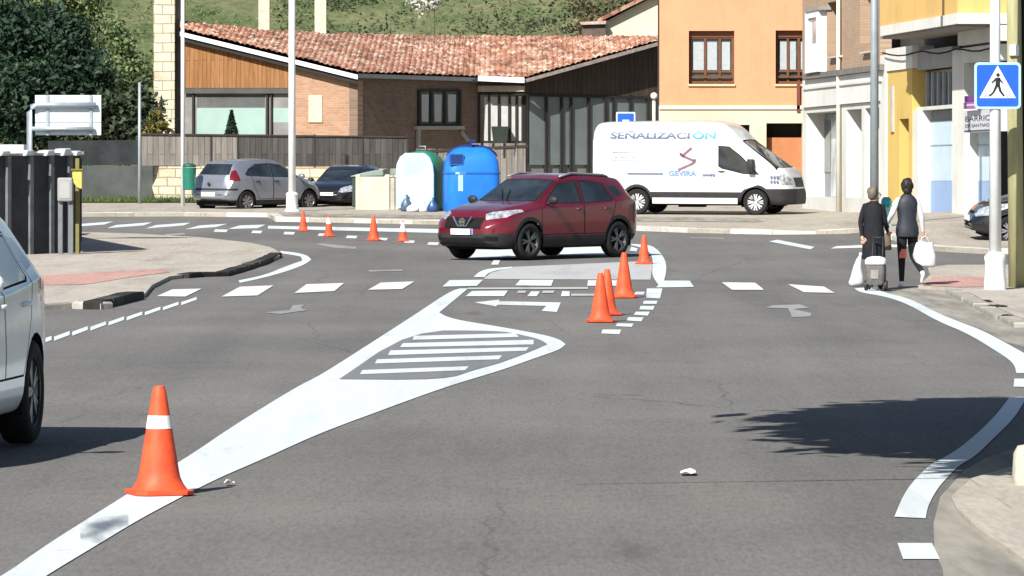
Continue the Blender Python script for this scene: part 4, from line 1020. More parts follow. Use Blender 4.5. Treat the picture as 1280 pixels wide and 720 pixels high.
# ---- orange apartment house
ow = Wall(W_(824,142), W_(1040,142))
ob = thing('apartment_house', 'peach orange rendered apartment house with brown framed windows behind the white van', 'building', (*W_(824,142), 1.49))
orange = plaster('peach_render', (.62,.305,.17))
bandm = plaster('cream_base', (.56,.50,.38))
brownw = plain('brown_frame', (.13,.055,.025), .5, .2, 6, .4); brownS = plain('brown_shutter', (.20,.075,.04), .6, .15, 4)
def holed(wall, x0, x1, y0, y1, holes, o0, o1):
    """wall face built of piers and bands round rectangular openings (columns in order, no overlap)"""
    m = MB(); x = x0
    for (a, b, c, d) in holes:
        if a > x: wall.slab(m, [(x,y0),(a,y0),(a,y1),(x,y1)], o0, o1)
        if c > y0: wall.slab(m, [(a,y0),(b,y0),(b,c),(a,c)], o0, o1)
        if d < y1: wall.slab(m, [(a,d),(b,d),(b,y1),(a,y1)], o0, o1)
        x = b
    if x < x1: wall.slab(m, [(x,y0),(x1,y0),(x1,y1),(x,y1)], o0, o1)
    return m
wins = [(861,918,38.5,105),(969.5,1012,38,105)]
holed(ow, 824.5, 1040, -190, 133, wins, -.35, 0).build('wall', orange, ob, world=True)
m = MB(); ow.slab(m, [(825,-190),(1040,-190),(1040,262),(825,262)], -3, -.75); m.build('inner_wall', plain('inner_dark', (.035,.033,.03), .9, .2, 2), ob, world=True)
holed(ow, 824, 1040, 133.5, 262, [(905,937,156,262),(958,1003,154,262)], -.45, .05).build('base_wall', bandm, ob, world=True)
m = MB(); ow.slab(m, [(824,132),(1040,132),(1040,136.5),(824,136.5)], -.05, .10); m.build('string_course', plain('cream_course', (.66,.60,.48), .85, .06, 2), ob, world=True)
for x0, x1, y0, y1 in wins:
    w = x1-x0
    f = window(ow, x0+.5, x1-.5, y0+7, y1-.5, ob, (x0+w*.36, x0+w*.68), 3.0, brownw, glassH, -.30, -.20, (y0+51,))
    m = MB()
    for i in range(3):
        p0, p1 = x0+4+(w-8)*i/3+1.6, x0+4+(w-8)*(i+1)/3-1.6
        ow.slab(m, [(p0,y0+14),(p1,y0+14),(p1,y0+49),(p0,y0+49)], -.27, -.258)
    child_world(m, 'curtain', plain('white_curtain', (.36,.40,.42), .9, .1, 8), f)
    m = MB(); ow.slab(m, [(x0+.3,y0+.2),(x1-.3,y0+.2),(x1-.3,y0+8),(x0+.3,y0+8)], -.3, -.17); m.build('shutter_box', brownS, ob, world=True)
    m = MB(); ow.slab(m, [(x0-1,y1),(x1+1,y1),(x1+1,y1+2.6),(x0-1,y1+2.6)], -.3, .06); m.build('sill', plain('sill_peach', (.70,.48,.28), .8, .08, 4), ob, world=True)
    m = MB(); ow.slab(m, [(x0+3.5,y0+57),(x1-3.5,y0+57),(x1-3.5,y0+59),(x0+3.5,y0+59)], -.2, -.12)
    m.build('rail', brownw, ob, world=True)
m = MB(); ow.slab(m, [(959,172),(1002,172),(1002,262),(959,262)], -.42, -.3); m.build('garage_door', plain('garage_orange', (.40,.16,.065), .7, .1, 3), ob, world=True)
m = MB(); ow.slab(m, [(996,104),(1000,104),(1000,140),(996,140)], .0, .10); m.build('downpipe', plain('pipe_brown', (.15,.05,.035), .5, .1, 4), ob, world=True)
m = MB(); ow.slab(m, [(820,-190),(1045,-190),(1045,-200),(820,-200)], -9.5, .6); m.build('roof_slab', tiles, ob, world=True)
# ---- cream gable house far behind
gw = Wall(W_(752,168), W_(900,168))
gh = thing('gable_house', 'cream rendered gable with red tiled verge peeping above the long roof', 'house', (*W_(757,168), 1.49))
m = MB(); gw.slab(m, [(757,27),(832,-12),(900,-40),(900,255),(757,255)], -7, 0); m.build('wall', plaster('cream_render', (.62,.58,.43)), gh, world=True)
m = MB(); gw.slab(m, [(748,28),(900,-47),(900,-52),(746,24)], -7.2, .35); m.build('roof', tiles, gh, world=True)
m = MB(); gw.slab(m, [(728,30),(757,29),(757,48),(728,48)], -2, .3); m.build('annex', plain('annex_brown', (.10,.075,.06), .9, .3, 4), gh, world=True)
m = MB(); gw.slab(m, [(724,27.5),(758,26),(757,30),(727,31)], -2.1, .45); m.build('annex_roof', plain('annex_tiles', (.42,.33,.27), .9, .3, 6), gh, world=True)
# ---- right row: white and brick house, then the yellow one (one receding facade line)
r0, r1 = W_(1003,133), W_(1245,108)
rw_ = Wall(r0, r1)
wb = thing('town_house', 'white ground floor house with brown brick upper storey beside the van bonnet', 'building', (*r0, 1.49))
whiteW = plaster('white_render', (.58,.58,.545)); brickU = brick('brick_tan', (.33,.225,.15), (.37,.26,.18), (.38,.30,.23), rw_.ang, .24, .07, .3)
def RR(mb, x0, x1, y0, y1, o0, o1):
    """piece of the right row: sloped with perspective by tracing its four corners at level heights"""
    xm = (x0+x1)/2
    return rw_.rect(mb, x0, x1, y0, y1, o0, o1)
def row(x0, x1, ytop, ybot, holes, o0, o1):
    m = MB(); x = x0
    # all heights are read at the column x0 and kept level along the facade
    def zz(y): return rw_.pt(x0, y, 0).z
    def piece(a, b, t, u):
        if b-a < .05: return
        pa, pb = rw_.pt(a, 0, o1), rw_.pt(b, 0, o1)
        m.prism([Vector((pa.x,pa.y,t)), Vector((pb.x,pb.y,t)), Vector((pb.x,pb.y,u)), Vector((pa.x,pa.y,u))], rw_.n*(o0-o1))
    T, U = zz(ytop), zz(ybot)
    for a, b, c, d in holes:
        piece(x, a, T, U); c, d = zz(c), zz(d)
        if c < T-.01: piece(a, b, T, c)
        if d > U+.01: piece(a, b, d, U)
        x = b
    piece(x, x1, T, U); return m
XB = 1100
gh_ = [(1008,1047,142,246),(1058,1077,142,246),(1081,1099,142,246)]
row(1003, XB, 135.5, 300, gh_, -.52, 0).build('wall', whiteW, wb, world=True)
row(1003, XB, 101, 135, [], -.30, .06).build('fascia', plaster('white_fascia', (.64,.64,.61)), wb, world=True)
row(1003, XB, 110.5, 113, [], 0, .10).build('moulding', whiteW, wb, world=True)
row(1003, XB, 94, 100.5, [], -.3, .16).build('cornice', plain('cornice_grey', (.16,.15,.14), .9, .25, 4), wb, world=True)
row(1003.1, XB-.1, 247, 300, [], -.12, -.004).build('plinth', brick('plinth_brick', (.36,.2,.13), (.42,.25,.17), (.4,.3,.24), rw_.ang, .24, .07), wb, world=True)
uh = [(1008,1022,18,93),(1034,1047,10,72),(1075,1090,2,66)]
row(1003, XB, -200, 93.5, uh, -.30, 0).build('brick_wall', brickU, wb, world=True)
row(1003, XB, -200, 300, [], -6, -.65).build('inner_wall', MATS['inner_dark'], wb, world=True)
paleg = glass('pale_pane', (.30,.36,.40), .15, .5)
for (a, b, c, d), pale in zip(gh_+uh, (1,1,1,2,0,0)):
    row(a-.5, b+.5, c-1, d+1, [], -.58, -.525 if pale == 1 else -.305).build('window', plain('shop_frame', (.20,.22,.23), .5, .1, 3) if pale else plain('upper_frame', (.22,.2,.18), .6, .1, 4), wb, world=True)
for a, b, c, d in ((1030,1038,150,215),(1038.6,1046,142,246)):
    row(a, b, c, d, [], -.53, -.50).build('pane', glassH if a == 1030 else paleg, wb, world=True)
for a, b, c, d in uh[1:]: row(a-.6, b+.6, d, d+2.2, [], -.2, .12).build('sill', plain('sill_pale', (.5,.46,.4), .8, .1, 4), wb, world=True)
row(1006, 1023, 14, 18, [], -.1, .25).build('bay_top', plain('bay_grey', (.25,.25,.24), .8, .1, 4), wb, world=True)  # grey top over the white bay
row(1006, 1023, 18, 93, [(1009,1020,26,58)], -.1, .22).build('bay_window', plain('bay_white', (.7,.72,.73), .6, .05, 3), wb, world=True)
row(1009.2, 1019.8, 26, 58, [], .05, .15).build('pane', paleg, wb, world=True)
yb = thing('town_house', 'yellow house with white cornice, overhanging upper storey and pale blue shutters', 'building', (*rw_.pt(1102,268,0).xy, 1.6))
yel = plaster('yellow_render', (.62,.405,.15)); yel2 = plaster('yellow_lower', (.56,.40,.13))
whiteC = plaster('cornice_white', (.62,.62,.585))
XE = 1245
row(1100.3, 1107, 70, 300, [], -.30, .05).build('pilaster', whiteW, yb, world=True)
row(1107.2, 1140, 90, 300, [(1124,1136,150,300)], -.5, .0).build('wall', yel2, yb, world=True)
row(1125, 1135.5, 152, 300, [], -.49, -.40).build('door', plain('door_brown', (.14,.085,.05), .6, .2, 5), yb, world=True)
row(1112, 1115.5, 108, 165, [], 0, .05).build('sign_strip', plain('strip_grey', (.42,.40,.36), .6, .1, 5), yb, world=True)
row(1107.2, 1140.5, 62, 89.5, [], -.5, .04).build('frieze', whiteC, yb, world=True)
row(1140, 1190, 64, 88, [], -.28, -.10).build('awning_box', plain('awning_grey', (.30,.30,.31), .7, .1, 3), yb, world=True)
row(1147, 1190, 88.5, 133, [], -.42, -.34).build('transom', glass('transom', (.06,.075,.085), .2, .4), yb, world=True)
m = MB()
for k in range(6): 
    x = 1150+k*7; 
    q = row(x, x+1.2, 88.5, 133, [], -.34, -.28); m.add(q.v, q.f)
m.build('transom_bar', plain('bar_grey', (.3,.32,.34), .6, .1, 5), yb, world=True)
row(1141, 1191, 134, 138.5, [], -.42, -.12).build('transom_sill', whiteW, yb, world=True)
shut1 = plain('shutter_pale', (.47,.58,.66), .6, .06, 2); shut2 = plain('shutter_blue', (.25,.36,.56), .6, .06, 2)
row(1140, 1147.5, 138.8, 300, [], -.5, -.02).build('jamb', whiteW, yb, world=True)
row(1147.6, 1190, 139, 300, [], -.46, -.36).build('shutter_head', plain('shutter_dark', (.16,.18,.2), .7, .1, 4), yb, world=True)
for (a, b) in ((1148, 1189.5), (1206, XE-1)):
    row(a, b, 152, 226, [], -.40, -.33).build('garage_shutter', shut1, yb, world=True)
    row(a, b, 226.3, 300, [], -.40, -.325).build('shutter_panel', shut2, yb, world=True)
    row(a, b, 181, 182.3, [], -.34, -.315).build('shutter_seam', plain('seam_blue', (.30,.38,.46), .7, .1, 4), yb, world=True)
row(1190.2, 1205, 62, 300, [], -.5, .0).build('pilaster', whiteC, yb, world=True)
row(1205.2, XE, 60, 79, [], -.5, .0).build('frieze', whiteC, yb, world=True)
row(1206, XE, 79.3, 150, [], -.45, -.36).build('transom', glass('transom2', (.10,.125,.15), .25, .4), yb, world=True)
# upper storey: far part overhangs, near part flush
row(1100.3, 1196.8, -200, 41, [], -.3, .93).build('upper_wall', yel, yb, world=True)
row(1100.3, 1197.1, 41.3, 53, [], -.3, .98).build('cornice', whiteC, yb, world=True)
row(1100.3, 1197.0, 53.2, 56, [], -.3, .90).build('soffit', plain('soffit_grey', (.22,.2,.18), .9, .2, 4), yb, world=True)
row(1197.2, XE, -200, 38, [], -.3, .0).build('upper_wall', yel, yb, world=True)
row(1197.2, XE, 38.2, 58, [], -.3, .10).build('cornice', whiteC, yb, world=True)
m = MB(); p = rw_.pt(1200, 38, .10); m.tube([(p.x,p.y,p.z),(p.x,p.y,9.5)], .06, 8); m.build('downpipe', plain('pipe_cream', (.72,.55,.25), .6, .1, 4), yb, True, world=True)
row(1100.5, XE-.5, -200, 300, [], -8, -.62).build('inner_wall', MATS['inner_dark'], yb, world=True)
# cable sagging along the frieze
m = MB(); pts = []
for k in range(15):
    x = 1103+(XE-1103)*k/14; p = rw_.pt(x, 0, .14 if x < 1140 or x > 1192 else .14); z = zc(66-9*k/14, p.y)-.10*math.sin(math.pi*((k*3/14) % 1)); pts.append((p.x,p.y,z))
m.tube(pts, .02, 6); m.build('cable', blackM, yb, True, world=True)
# brown house across the side street end
sw = Wall(W_(1246,112), W_(1420,112))
bb = thing('corner_house', 'tan brick house wall at the far right behind the greenish pole', 'building', (*W_(1246,112), 1.5))
m = MB(); sw.slab(m, [(1247,-200),(1420,-200),(1420,300),(1247,300)], -8, 0); m.build('wall', brick('brick_corner', (.36,.235,.16), (.41,.28,.2), (.4,.32,.25), sw.ang), bb, world=True)
m = MB(); sw.slab(m, [(1270,90),(1330,90),(1330,292),(1270,292)], -.3, .02); m.build('gate', plain('dark_gate', (.025,.03,.028), .7, .2, 4), bb, world=True)
m = MB(); sw.slab(m, [(1268,70),(1420,66),(1420,76),(1268,80)], -.3, .06); m.build('string_course', plain('course_grey', (.30,.28,.25), .8, .1, 4), bb, world=True)
# shop signs on the yellow house
pu = thing('wall_sign', 'small purple projecting shop sign over the wall board by the crossing sign', 'sign', tuple(rw_.pt(1212, 128, .2)))
m = MB(); q = row(1205.5, 1219, 121, 128.5, [], .05, .16); m.build('x', blackM) if 0 else None
q.build('upper_panel', plain('sign_purple', (.16,.03,.22), .5, .1, 4), pu, world=True)
row(1204.5, 1221, 129, 137, [], .05, .18).build('lower_panel', plain('sign_magenta', (.36,.09,.38), .5, .1, 4), pu, world=True)
row(1207, 1218, 131.5, 133.5, [], .18, .186).build('pale_line', plain('sign_pale', (.6,.55,.62), .5, .1, 4), pu, world=True)
bd = thing('wall_board', 'pale grey wall board with dark lettering BARRIO on the yellow house', 'sign', tuple(rw_.pt(1225, 152, .1)))
row(1205, 1244.8, 139, 166, [], -.3, .06).build('panel', plain('board_pale', (.52,.53,.58), .6, .05, 3), bd, world=True)
row(1205, 1244.8, 163.5, 165, [], .06, .07).build('underline', plain('board_ink', (.05,.05,.07), .6, .1, 4), bd, world=True)
def wall_text(s, xl, yb_, hpx, wpx, parent, mat):
    me = text_mesh(s, 1.0, 0, 'LEFT'); xs_ = [v.co.x for v in me.vertices]; ys_ = [v.co.y for v in me.vertices]
    a, b = rw_.pt(xl, 0, .068), rw_.pt(xl+wpx, 0, .068); z0_ = rw_.pt(xl, yb_, .068).z; hh = hpx/F*a.y
    for v in me.vertices:
        t = (v.co.x-min(xs_))/(max(xs_)-min(xs_)); q = a.lerp(b, t); v.co = (q.x, q.y, z0_+v.co.y/max(ys_)*hh)
    me.transform(Matrix.Translation(-parent.location)); me.materials.append(mat)
    o = bpy.data.objects.new('lettering', me); link(o); o.parent = parent
wall_text('BARRIO', 1206.5, 152, 6.5, 32, bd, MATS['board_ink'])
wall_text('DE SANTIAGO', 1206.5, 159.5, 4, 34, bd, MATS['board_ink'])
# ================================================================ CONES
coneM = plain('cone_orange', (.74,.085,.03), .55, .28, 7, .3); coneB = plain('cone_base', (.72,.075,.025), .6, .2, 7, .3); bandM = plain('cone_band', (.78,.77,.74), .35, .08, 9, .5)
def cone(px, py, h, label, band=None, lean=0, rz=0):
    X, Y = G(px, py)
    t = thing('traffic_cone', label, 'traffic cone', (X, Y, zg(X, Y)+.008), rz, 'orange cones along the fresh markings')
    k = h/.7; mb = MB()
    rb = lambda z: (.145-.105*(z-.05)/.65)
    prof = [(.185,.028),(.172,.045),(.155,.07),(.137,.11),(rb(.16),.16)]+[(rb(z), z) for z in (.3,.45,.58,.66)]+[(.036,.69),(.034,.70),(.024,.70),(.022,.6)]
    mb.lathe([(r*k, z*k) for r, z in prof], 28, cap=False); mb.build('cone_body', coneM, t, True, flat_angle=50)
    mb = MB(); s = .195*k; ch = .06*k
    pts = [(-s+ch,-s),(s-ch,-s),(s,-s+ch),(s,s-ch),(s-ch,s),(-s+ch,s),(-s,s-ch),(-s,-s+ch)]
    mb.prism([(x, y, 0) for x, y in pts], (0,0,.03*k)); mb.build('base', coneB, t, bevel=.006*k)
    if band:
        z0, z1 = band; mb = MB(); mb.lathe([((rb(z0)+.003)*k, z0*k), ((rb(z1)+.003)*k, z1*k)], 28, cap=False); mb.build('reflective_band', bandM, t, True)
    t.rotation_euler.x = lean
    return t
cone(199, 619, .685, 'large orange cone nearest the camera standing on the white island line', (.425,.51), 0, .35)
cone(750.5, 403, .615, 'orange cone beside the curved white dashes, nearest of the four by the maroon car', None, 0, .2)
cone(759, 394.5, .60, 'orange cone half hidden right behind the one by the curved dashes', None, 0, .6)
cone(780, 372.5, .65, 'orange cone on the block markings in front of the maroon car rear wheel', None, 0, .1)
cone(805, 330.5, .52, 'orange cone inside the curved white line, right of the maroon car', None, 0, .3)
cone(379, 289, .47, 'small orange cone leftmost on the far white line, before the white lamp post', None, 0, .3)
cone(411, 296, .47, 'small orange cone with pale top, second from the left on the far line', (.42,.62), 0, .5)
cone(467, 301, .54, 'tallest of the far small cones, in front of the cream bin screen', None, 0, .2)
cone(503.5, 302, .44, 'far cone with a broad white top half, in front of the green bottle bank', (.33,.66), 0, .2)
# ================================================================ POSTS, SIGNS, BINS
whiteP = plain('post_white', (.74,.76,.76), .5, .08, 3, .4); greyP = plain('post_grey', (.30,.34,.36), .5, .12, 4, .4, .3)
X, Y = G(1244, 366)
t = thing('lamp_post', 'white lamp post with flared foot carrying the blue crossing sign', 'lamp post', (X, Y, zg(X,Y)+.05))
mb = MB(); mb.lathe([(.17,-.06),(.165,.10),(.15,.28),(.155,.42),(.165,.46),(.16,.50),(.12,.53),(.10,.56)], 20); mb.build('foot', whiteP, t, True, flat_angle=40)
mb = MB(); mb.tube([(0,0,.5),(0,0,7.5)], [.092,.062], 16); mb.build('shaft', whiteP, t, True)
mb = MB(); mb.tube([(0,0,7.3),(-.3,-.2,7.6),(-1.2,-.4,7.7)], .04, 8); mb.box(-1.75,-1.15,-.52,-.28,7.64,7.76); mb.build('lamp_head', greyP, t, bevel=.02)
# crossing sign: rounded blue plate, white triangle, walking figure and bars
sx, sz = 0.02, 2.0
d = Y-.10; cxp = 1247.0; zc_ = zc(107, d); hw = 29/F*d; wx = (cxp-CX)/F*d
sg = thing('traffic_sign', 'square blue pedestrian crossing sign with walking figure in a white triangle', 'traffic sign', (wx, d, zc_))
blueS = plain('sign_blue', (.012,.095,.52), .35, .1, 3, .5); whiteS = plain('sign_white', (.74,.80,.84), .4, .05, 4, .5); pale = plain('sign_rim', (.36,.62,.80), .4, .08, 4, .5)
def rrect(w, h, r, n=5):
    o = []
    for cx_, cy_, a0 in ((w-r,h-r,0),(-w+r,h-r,90),(-w+r,-h+r,180),(w-r,-h+r,270)):
        for k in range(n+1): a = R(a0+90*k/n); o.append((cx_+r*math.cos(a), cy_+r*math.sin(a)))
    return o
def plate(name, pts, y0, y1, mat, par):
    m = MB(); m.prism([(x, y0, z) for x, z in pts], (0, y1-y0, 0)); return m.build(name, mat, par)
plate('rim', rrect(hw, hw, .06), 0, .02, pale, sg)
plate('blue_panel', rrect(hw-.035, hw-.035, .04), -.004, -.0005, blueS, sg)
plate('triangle', [(0,.30),(-.27,-.185),(.27,-.185)], -.008, -.0045, whiteS, sg)
mb = MB(); ink_ = plain('figure_black', (.015,.016,.02), .5, .1, 4)
def pfig(pts): mb.prism([(x, -.013, z) for x, z in pts], (0, .004, 0))
pfig([(.028*math.cos(a)+.005, .158+.03*math.sin(a)) for a in [k*math.pi/6 for k in range(12)]])
pfig([(-.03,.12),(.04,.12),(.035,.0),(-.035,.0)]); pfig([(-.032,.115),(-.095,.045),(-.08,.03),(-.022,.085)]); pfig([(.03,.115),(.085,.04),(.07,.028),(.02,.085)])
pfig([(-.035,.005),(.01,.005),(-.045,-.10),(-.11,-.165),(-.13,-.15),(-.075,-.09)]); pfig([(-.005,.005),(.036,.005),(.06,-.08),(.11,-.15),(.085,-.165),(.02,-.085)])
mb.build('walking_figure', ink_, sg)
mb = MB()
for x in (-.20,-.15,.15,.20): pfig([(x-.012,-.17),(x+.012,-.17),(x*.8+.010,-.115),(x*.8-.010,-.115)])
mb.build('crossing_bars', plain('bars_grey', (.25,.30,.36), .5, .1, 4), sg)
mb = MB(); mb.box(-.1,.1,.02,.06,-.02,.02); mb.build('bracket', greyP, sg)
# greenish utility pole
X, Y = G(1271, 363)
t = thing('utility_pole', 'thick greenish weathered pole at the right edge beside the white lamp post', 'pole', (X, Y, zg(X,Y)))
mb = MB(); mb.tube([(0,0,-.1),(-.03,0,3),(-.08,0,8)], [.125,.115,.10], 16); mb.build('pole', plain('pole_green_wood', (.34,.325,.18), .85, .22, 3, .15, bump=.2, stretch=(4,4,.4)), t, True)
mb = MB(); mb.box(-.13,.02,-.17,-.10,3.55,3.72); mb.build('bracket', whiteP, t, bevel=.02)
mb = MB(); mb.tube([(.125,-.02,0),(.10,-.02,3),(.05,-.02,8)], .018, 6); mb.build('conduit', blackM, t, True)
# slim posts
def post(px, y0, r, label, mat, top=8.0, Y=None, name='lamp_post', cat='lamp post'):
    if Y is None: X, Y = G(px, y0)
    else: X = (px-CX)/F*Y
    t = thing(name, label, cat, (X, Y, zg(X,Y)+.05))
    mb = MB(); mb.tube([(0,0,-.15),(0,0,top)], [r, r*.75], 12); mb.build('shaft', mat, t, True); return t
t = post(365, 268.5, .105, 'white lamp post with stout square foot standing before the silver hatchback', whiteP, 9)
mb = MB(); mb.lathe([(.22,-.1),(.21,.05),(.16,.10),(.155,.48),(.17,.5),(.12,.56)], 18); mb.build('foot', whiteP, t, True, flat_angle=40)
mb = MB(); mb.tube([(0,0,8.8),(.5,-.3,9.2),(1.4,-.6,9.3)], .045, 8); mb.build('arm', whiteP, t, True)
post(228.5, 262.5, .062, 'slim white post carrying the green litter bin left of the hatchback', whiteP, 9, None)
t = post(1093, 292, .10, 'grey lamp post rising behind the two walking women', greyP, 9)
mb = MB(); mb.lathe([(.16,-.1),(.15,.5),(.10,.55)], 14); mb.build('foot', greyP, t, True)
post(1048, 268, .062, 'thin cream pole against the white ground floor house', plain('post_cream', (.72,.68,.55), .6, .08, 3), 9, 127.0)
post(174.5, 254, .055, 'thin grey pole with bent top in front of the dark garden wall', greyP, 3.55, 138.5, 'pole', 'pole')
# litter bin
Xb, Yb = (237-CX)/F*132.2, 132.2
t = thing('litter_bin', 'green oval litter bin hung on the slim white post', 'litter bin', (Xb, Yb-.12, zc(237.5, Yb)))
gb = plain('bin_green', (.012,.15,.10), .4, .15, 5, .5)
mb = MB(); mb.lathe([(.15,0),(.175,.02),(.185,.5),(.19,.6),(.17,.62),(.15,.60),(.14,.3)], 20, cap=False); mb.lathe([(.15,.0),(0,0)], 20, cap=False); mb.build('bucket', gb, t, True, flat_angle=40)
mb = MB(); mb.lathe([(.19,.63),(.17,.70),(.08,.735),(0,.74)], 20); mb.build('hood', plain('bin_dark_green', (.01,.085,.06), .5, .1, 4), t, True)
# direction sign seen from behind
Ys = 101.0; X0, X1 = (44-CX)/F*Ys, (126.5-CX)/F*Ys; zt, zb = zc(119, Ys), zc(169, Ys)
t = thing('direction_sign', 'back of a white direction board on a bent grey pole over the dark fence', 'traffic sign', ((37.5-CX)/F*Ys, Ys, zg(-10, Ys)))
xl = X0-t.location.x; xr = X1-t.location.x; dz = t.location.z
bw = plain('board_back', (.60,.68,.74), .45, .08, 2, .5); 
mb = MB(); zs = zc(153, Ys)
for a, b in ((zt, zs+.006), (zs-.006, zb)): mb.box(xl,xr,-.02,.02,b-dz,a-dz)
mb.build('board', bw, t, bevel=.004)
mb = MB(); mb.tube([(0,-.10,0),(0,-.10,zc(140,Ys)-dz),(.05,-.10,zc(134,Ys)-dz),(.15,-.10,zc(131.5,Ys)-dz),(xr-.1,-.10,zc(131.5,Ys)-dz)], .062, 12)
mb.build('pole', plain('galvanised', (.36,.41,.46), .45, .15, 5, .5, .4), t, True)
mb = MB(); mb.tube([(0,-.10,zc(161,Ys)-dz),(xr-.15,-.10,zc(161,Ys)-dz)], .05, 10); mb.build('arm', MATS['galvanised'], t, True)
mb = MB()
for px in (59.5, 113.5): x = (px-CX)/F*Ys-t.location.x; mb.box(x-.03,x+.03,-.05,-.021,zb-dz,zt-dz)
mb.build('brace', MATS['galvanised'], t)
# parking sign behind the van
Yp = 136.0; t = thing('traffic_sign', 'small blue parking sign peeping over the roof of the white van', 'traffic sign', ((782-CX)/F*Yp, Yp, zg(3,Yp)+.1))
mb = MB(); mb.tube([(0,0,0),(0,0,2.55)], .03, 8); mb.build('post', greyP, t, True)
m = MB(); m.prism([(x, -.04, zc(152,Yp)-t.location.z+z) for x, z in rrect(.27,.27,.04)], (0,.02,0)); m.build('panel', whiteS, t)
m = MB(); m.prism([(x, -.046, zc(152,Yp)-t.location.z+z) for x, z in rrect(.235,.235,.03)], (0,.005,0)); m.build('blue_panel', blueS, t)
m = MB(); zz = zc(152,Yp)-t.location.z; m.box(-.09,.10,-.053,-.047,zz+.0,zz+.05); m.box(.02,.14,-.053,-.047,zz-.13,zz+.0); m.box(-.12,-.06,-.053,-.047,zz-.13,zz-.06); m.build('pictogram', whiteS, t)
# hydrant post behind the women
X, Y = G(1108, 289); 
t = thing('hydrant', 'teal round capped hydrant post seen between the two women', 'hydrant', (X, Y, zg(X,Y)+.1))
teal = plain('teal_paint', (.03,.30,.31), .5, .15, 6, .4); tealp = plain('teal_pale', (.32,.56,.58), .5, .12, 6, .4)
mb = MB(); mb.lathe([(.0,.66),(.06,.655),(.105,.61),(.12,.55),(.11,.49),(.125,.47),(.125,.44),(.09,.43)], 18); mb.build('cap', teal, t, True, flat_angle=45)
mb = MB(); mb.lathe([(.14,0),(.14,.06),(.095,.08),(.09,.2),(.12,.24),(.12,.34),(.095,.38),(.09,.43)], 18); mb.tube([(-.17,0,.29),(.17,0,.29)], .05, 10); mb.build('barrel', tealp, t, True, flat_angle=45)
# ---- bottle bank, paper bank, bin screen
X, Y = (528-CX)/F*129.5, 129.5
t = thing('bottle_bank', 'green glass recycling igloo with pale front beside the blue bank', 'recycling bin', (X, Y, zg(X,Y)+.1), R(-20))
gB = plain('igloo_green', (.02,.19,.12), .45, .12, 4, .4); pB = plain('igloo_pale', (.40,.54,.54), .5, .3, 1.3, .3)
def rloft(secs, n=28, e=4.0):
    """stack of super-ellipse rings (z, half width, half depth)"""
    vs = []; fs = []
    for z, a, b in secs:
        for k in range(n):
            th = 2*math.pi*k/n; c, s = math.cos(th), math.sin(th)
            vs.append((a*math.copysign(abs(c)**(2/e), c), b*math.copysign(abs(s)**(2/e), s), z))
    for i in range(len(secs)-1):
        for k in range(n): fs.append((i*n+k, i*n+(k+1)%n, (i+1)*n+(k+1)%n, (i+1)*n+k))
    fs += [tuple(range(n))[::-1], tuple((len(secs)-1)*n+k for k in range(n))]
    return vs, fs
mb = MB(); mb.add(*rloft([(.0,.50,.50),(.06,.53,.53),(.3,.57,.57),(1.0,.565,.565),(1.28,.53,.53),(1.45,.44,.44),(1.57,.28,.28),(1.62,.10,.10)], 32, 4.5)); mb.build('body', gB, t, True, flat_angle=60)
mb = MB(); mb.add(*rloft([(.08,.50,.04),(.25,.555,.045),(1.0,.55,.05),(1.26,.52,.07),(1.45,.42,.10),(1.56,.26,.12)], 24, 5)); 
o = mb.build('front_panel', pB, t, True, flat_angle=60); o.location = (0,-.555,0)  # pale panel over the green body
mb = MB(); mb.lathe([(.11,0),(.13,.03),(.10,.05),(.095,.01)], 18, 'y', cap=False); o = mb.build('bottle_hole', blackM, t, True); o.location = (-.02,-.575,1.25)
mb = MB(); mb.tube([(-.09,0,1.6),(-.09,0,1.74),(.09,0,1.74),(.09,0,1.6)], .022, 8); mb.build('lifting_ring', greyP, t, True)
X, Y = (589-CX)/F*128.5, 128.5
t = thing('paper_bank', 'big blue paper recycling bank with dark square slot behind the maroon car', 'recycling bin', (X, Y, zg(X,Y)+.1), R(8))
bB = plain('bank_blue', (.012,.16,.62), .42, .1, 3, .45); bD = plain('bank_dark_blue', (.008,.03,.14), .5, .15, 4)
mb = MB(); mb.add(*rloft([(.0,.70,.55),(.1,.74,.6),(1.0,.735,.6),(1.35,.70,.58),(1.52,.62,.5),(1.66,.47,.38),(1.72,.32,.28)], 36, 5)); mb.build('body', bB, t, True, flat_angle=60)
mb = MB(); mb.add(*rloft([(1.0,.742,.607),(1.015,.752,.617),(1.05,.752,.617),(1.065,.738,.604)], 36, 5)); mb.build('seam_band', plain('bank_seam', (.01,.12,.48), .45, .15, 3), t, True, flat_angle=40)
mb = MB(); mb.add(*rloft([(1.48,.70,.30),(1.58,.66,.30),(1.72,.50,.28),(1.78,.30,.22),(1.80,.1,.1)], 32, 3)); o = mb.build('lid', bD, t, True, flat_angle=60); o.location = (.06,.34,-.0)
mb = MB(); mb.prism([(x-.47, -.60, 1.40+z) for x, z in rrect(.165,.125,.03)], (0,.2,0)); mb.build('slot', bD, t)
mb = MB(); mb.prism([(x-.47, -.597, 1.40+z) for x, z in rrect(.19,.15,.04)], (0,.2,0)); mb.build('slot_frame', plain('bank_mid', (.01,.11,.46), .45, .1, 3), t)
mb = MB(); mb.box(-.02,.03,-.02,.03,1.7,1.92); mb.box(-.10,.12,-.02,.03,1.86,1.93); mb.build('lifting_ring', bD, t, bevel=.01)
mb = MB()
for x0, x1, z0, z1 in ((-.50,-.22,1.00,1.06),(-.43,-.30,.55,.98)): mb.box(x0,x1,-.611,-.60,z0,z1)
mb.build('label', plain('bank_label', (.30,.52,.74), .5, .15, 5), t)
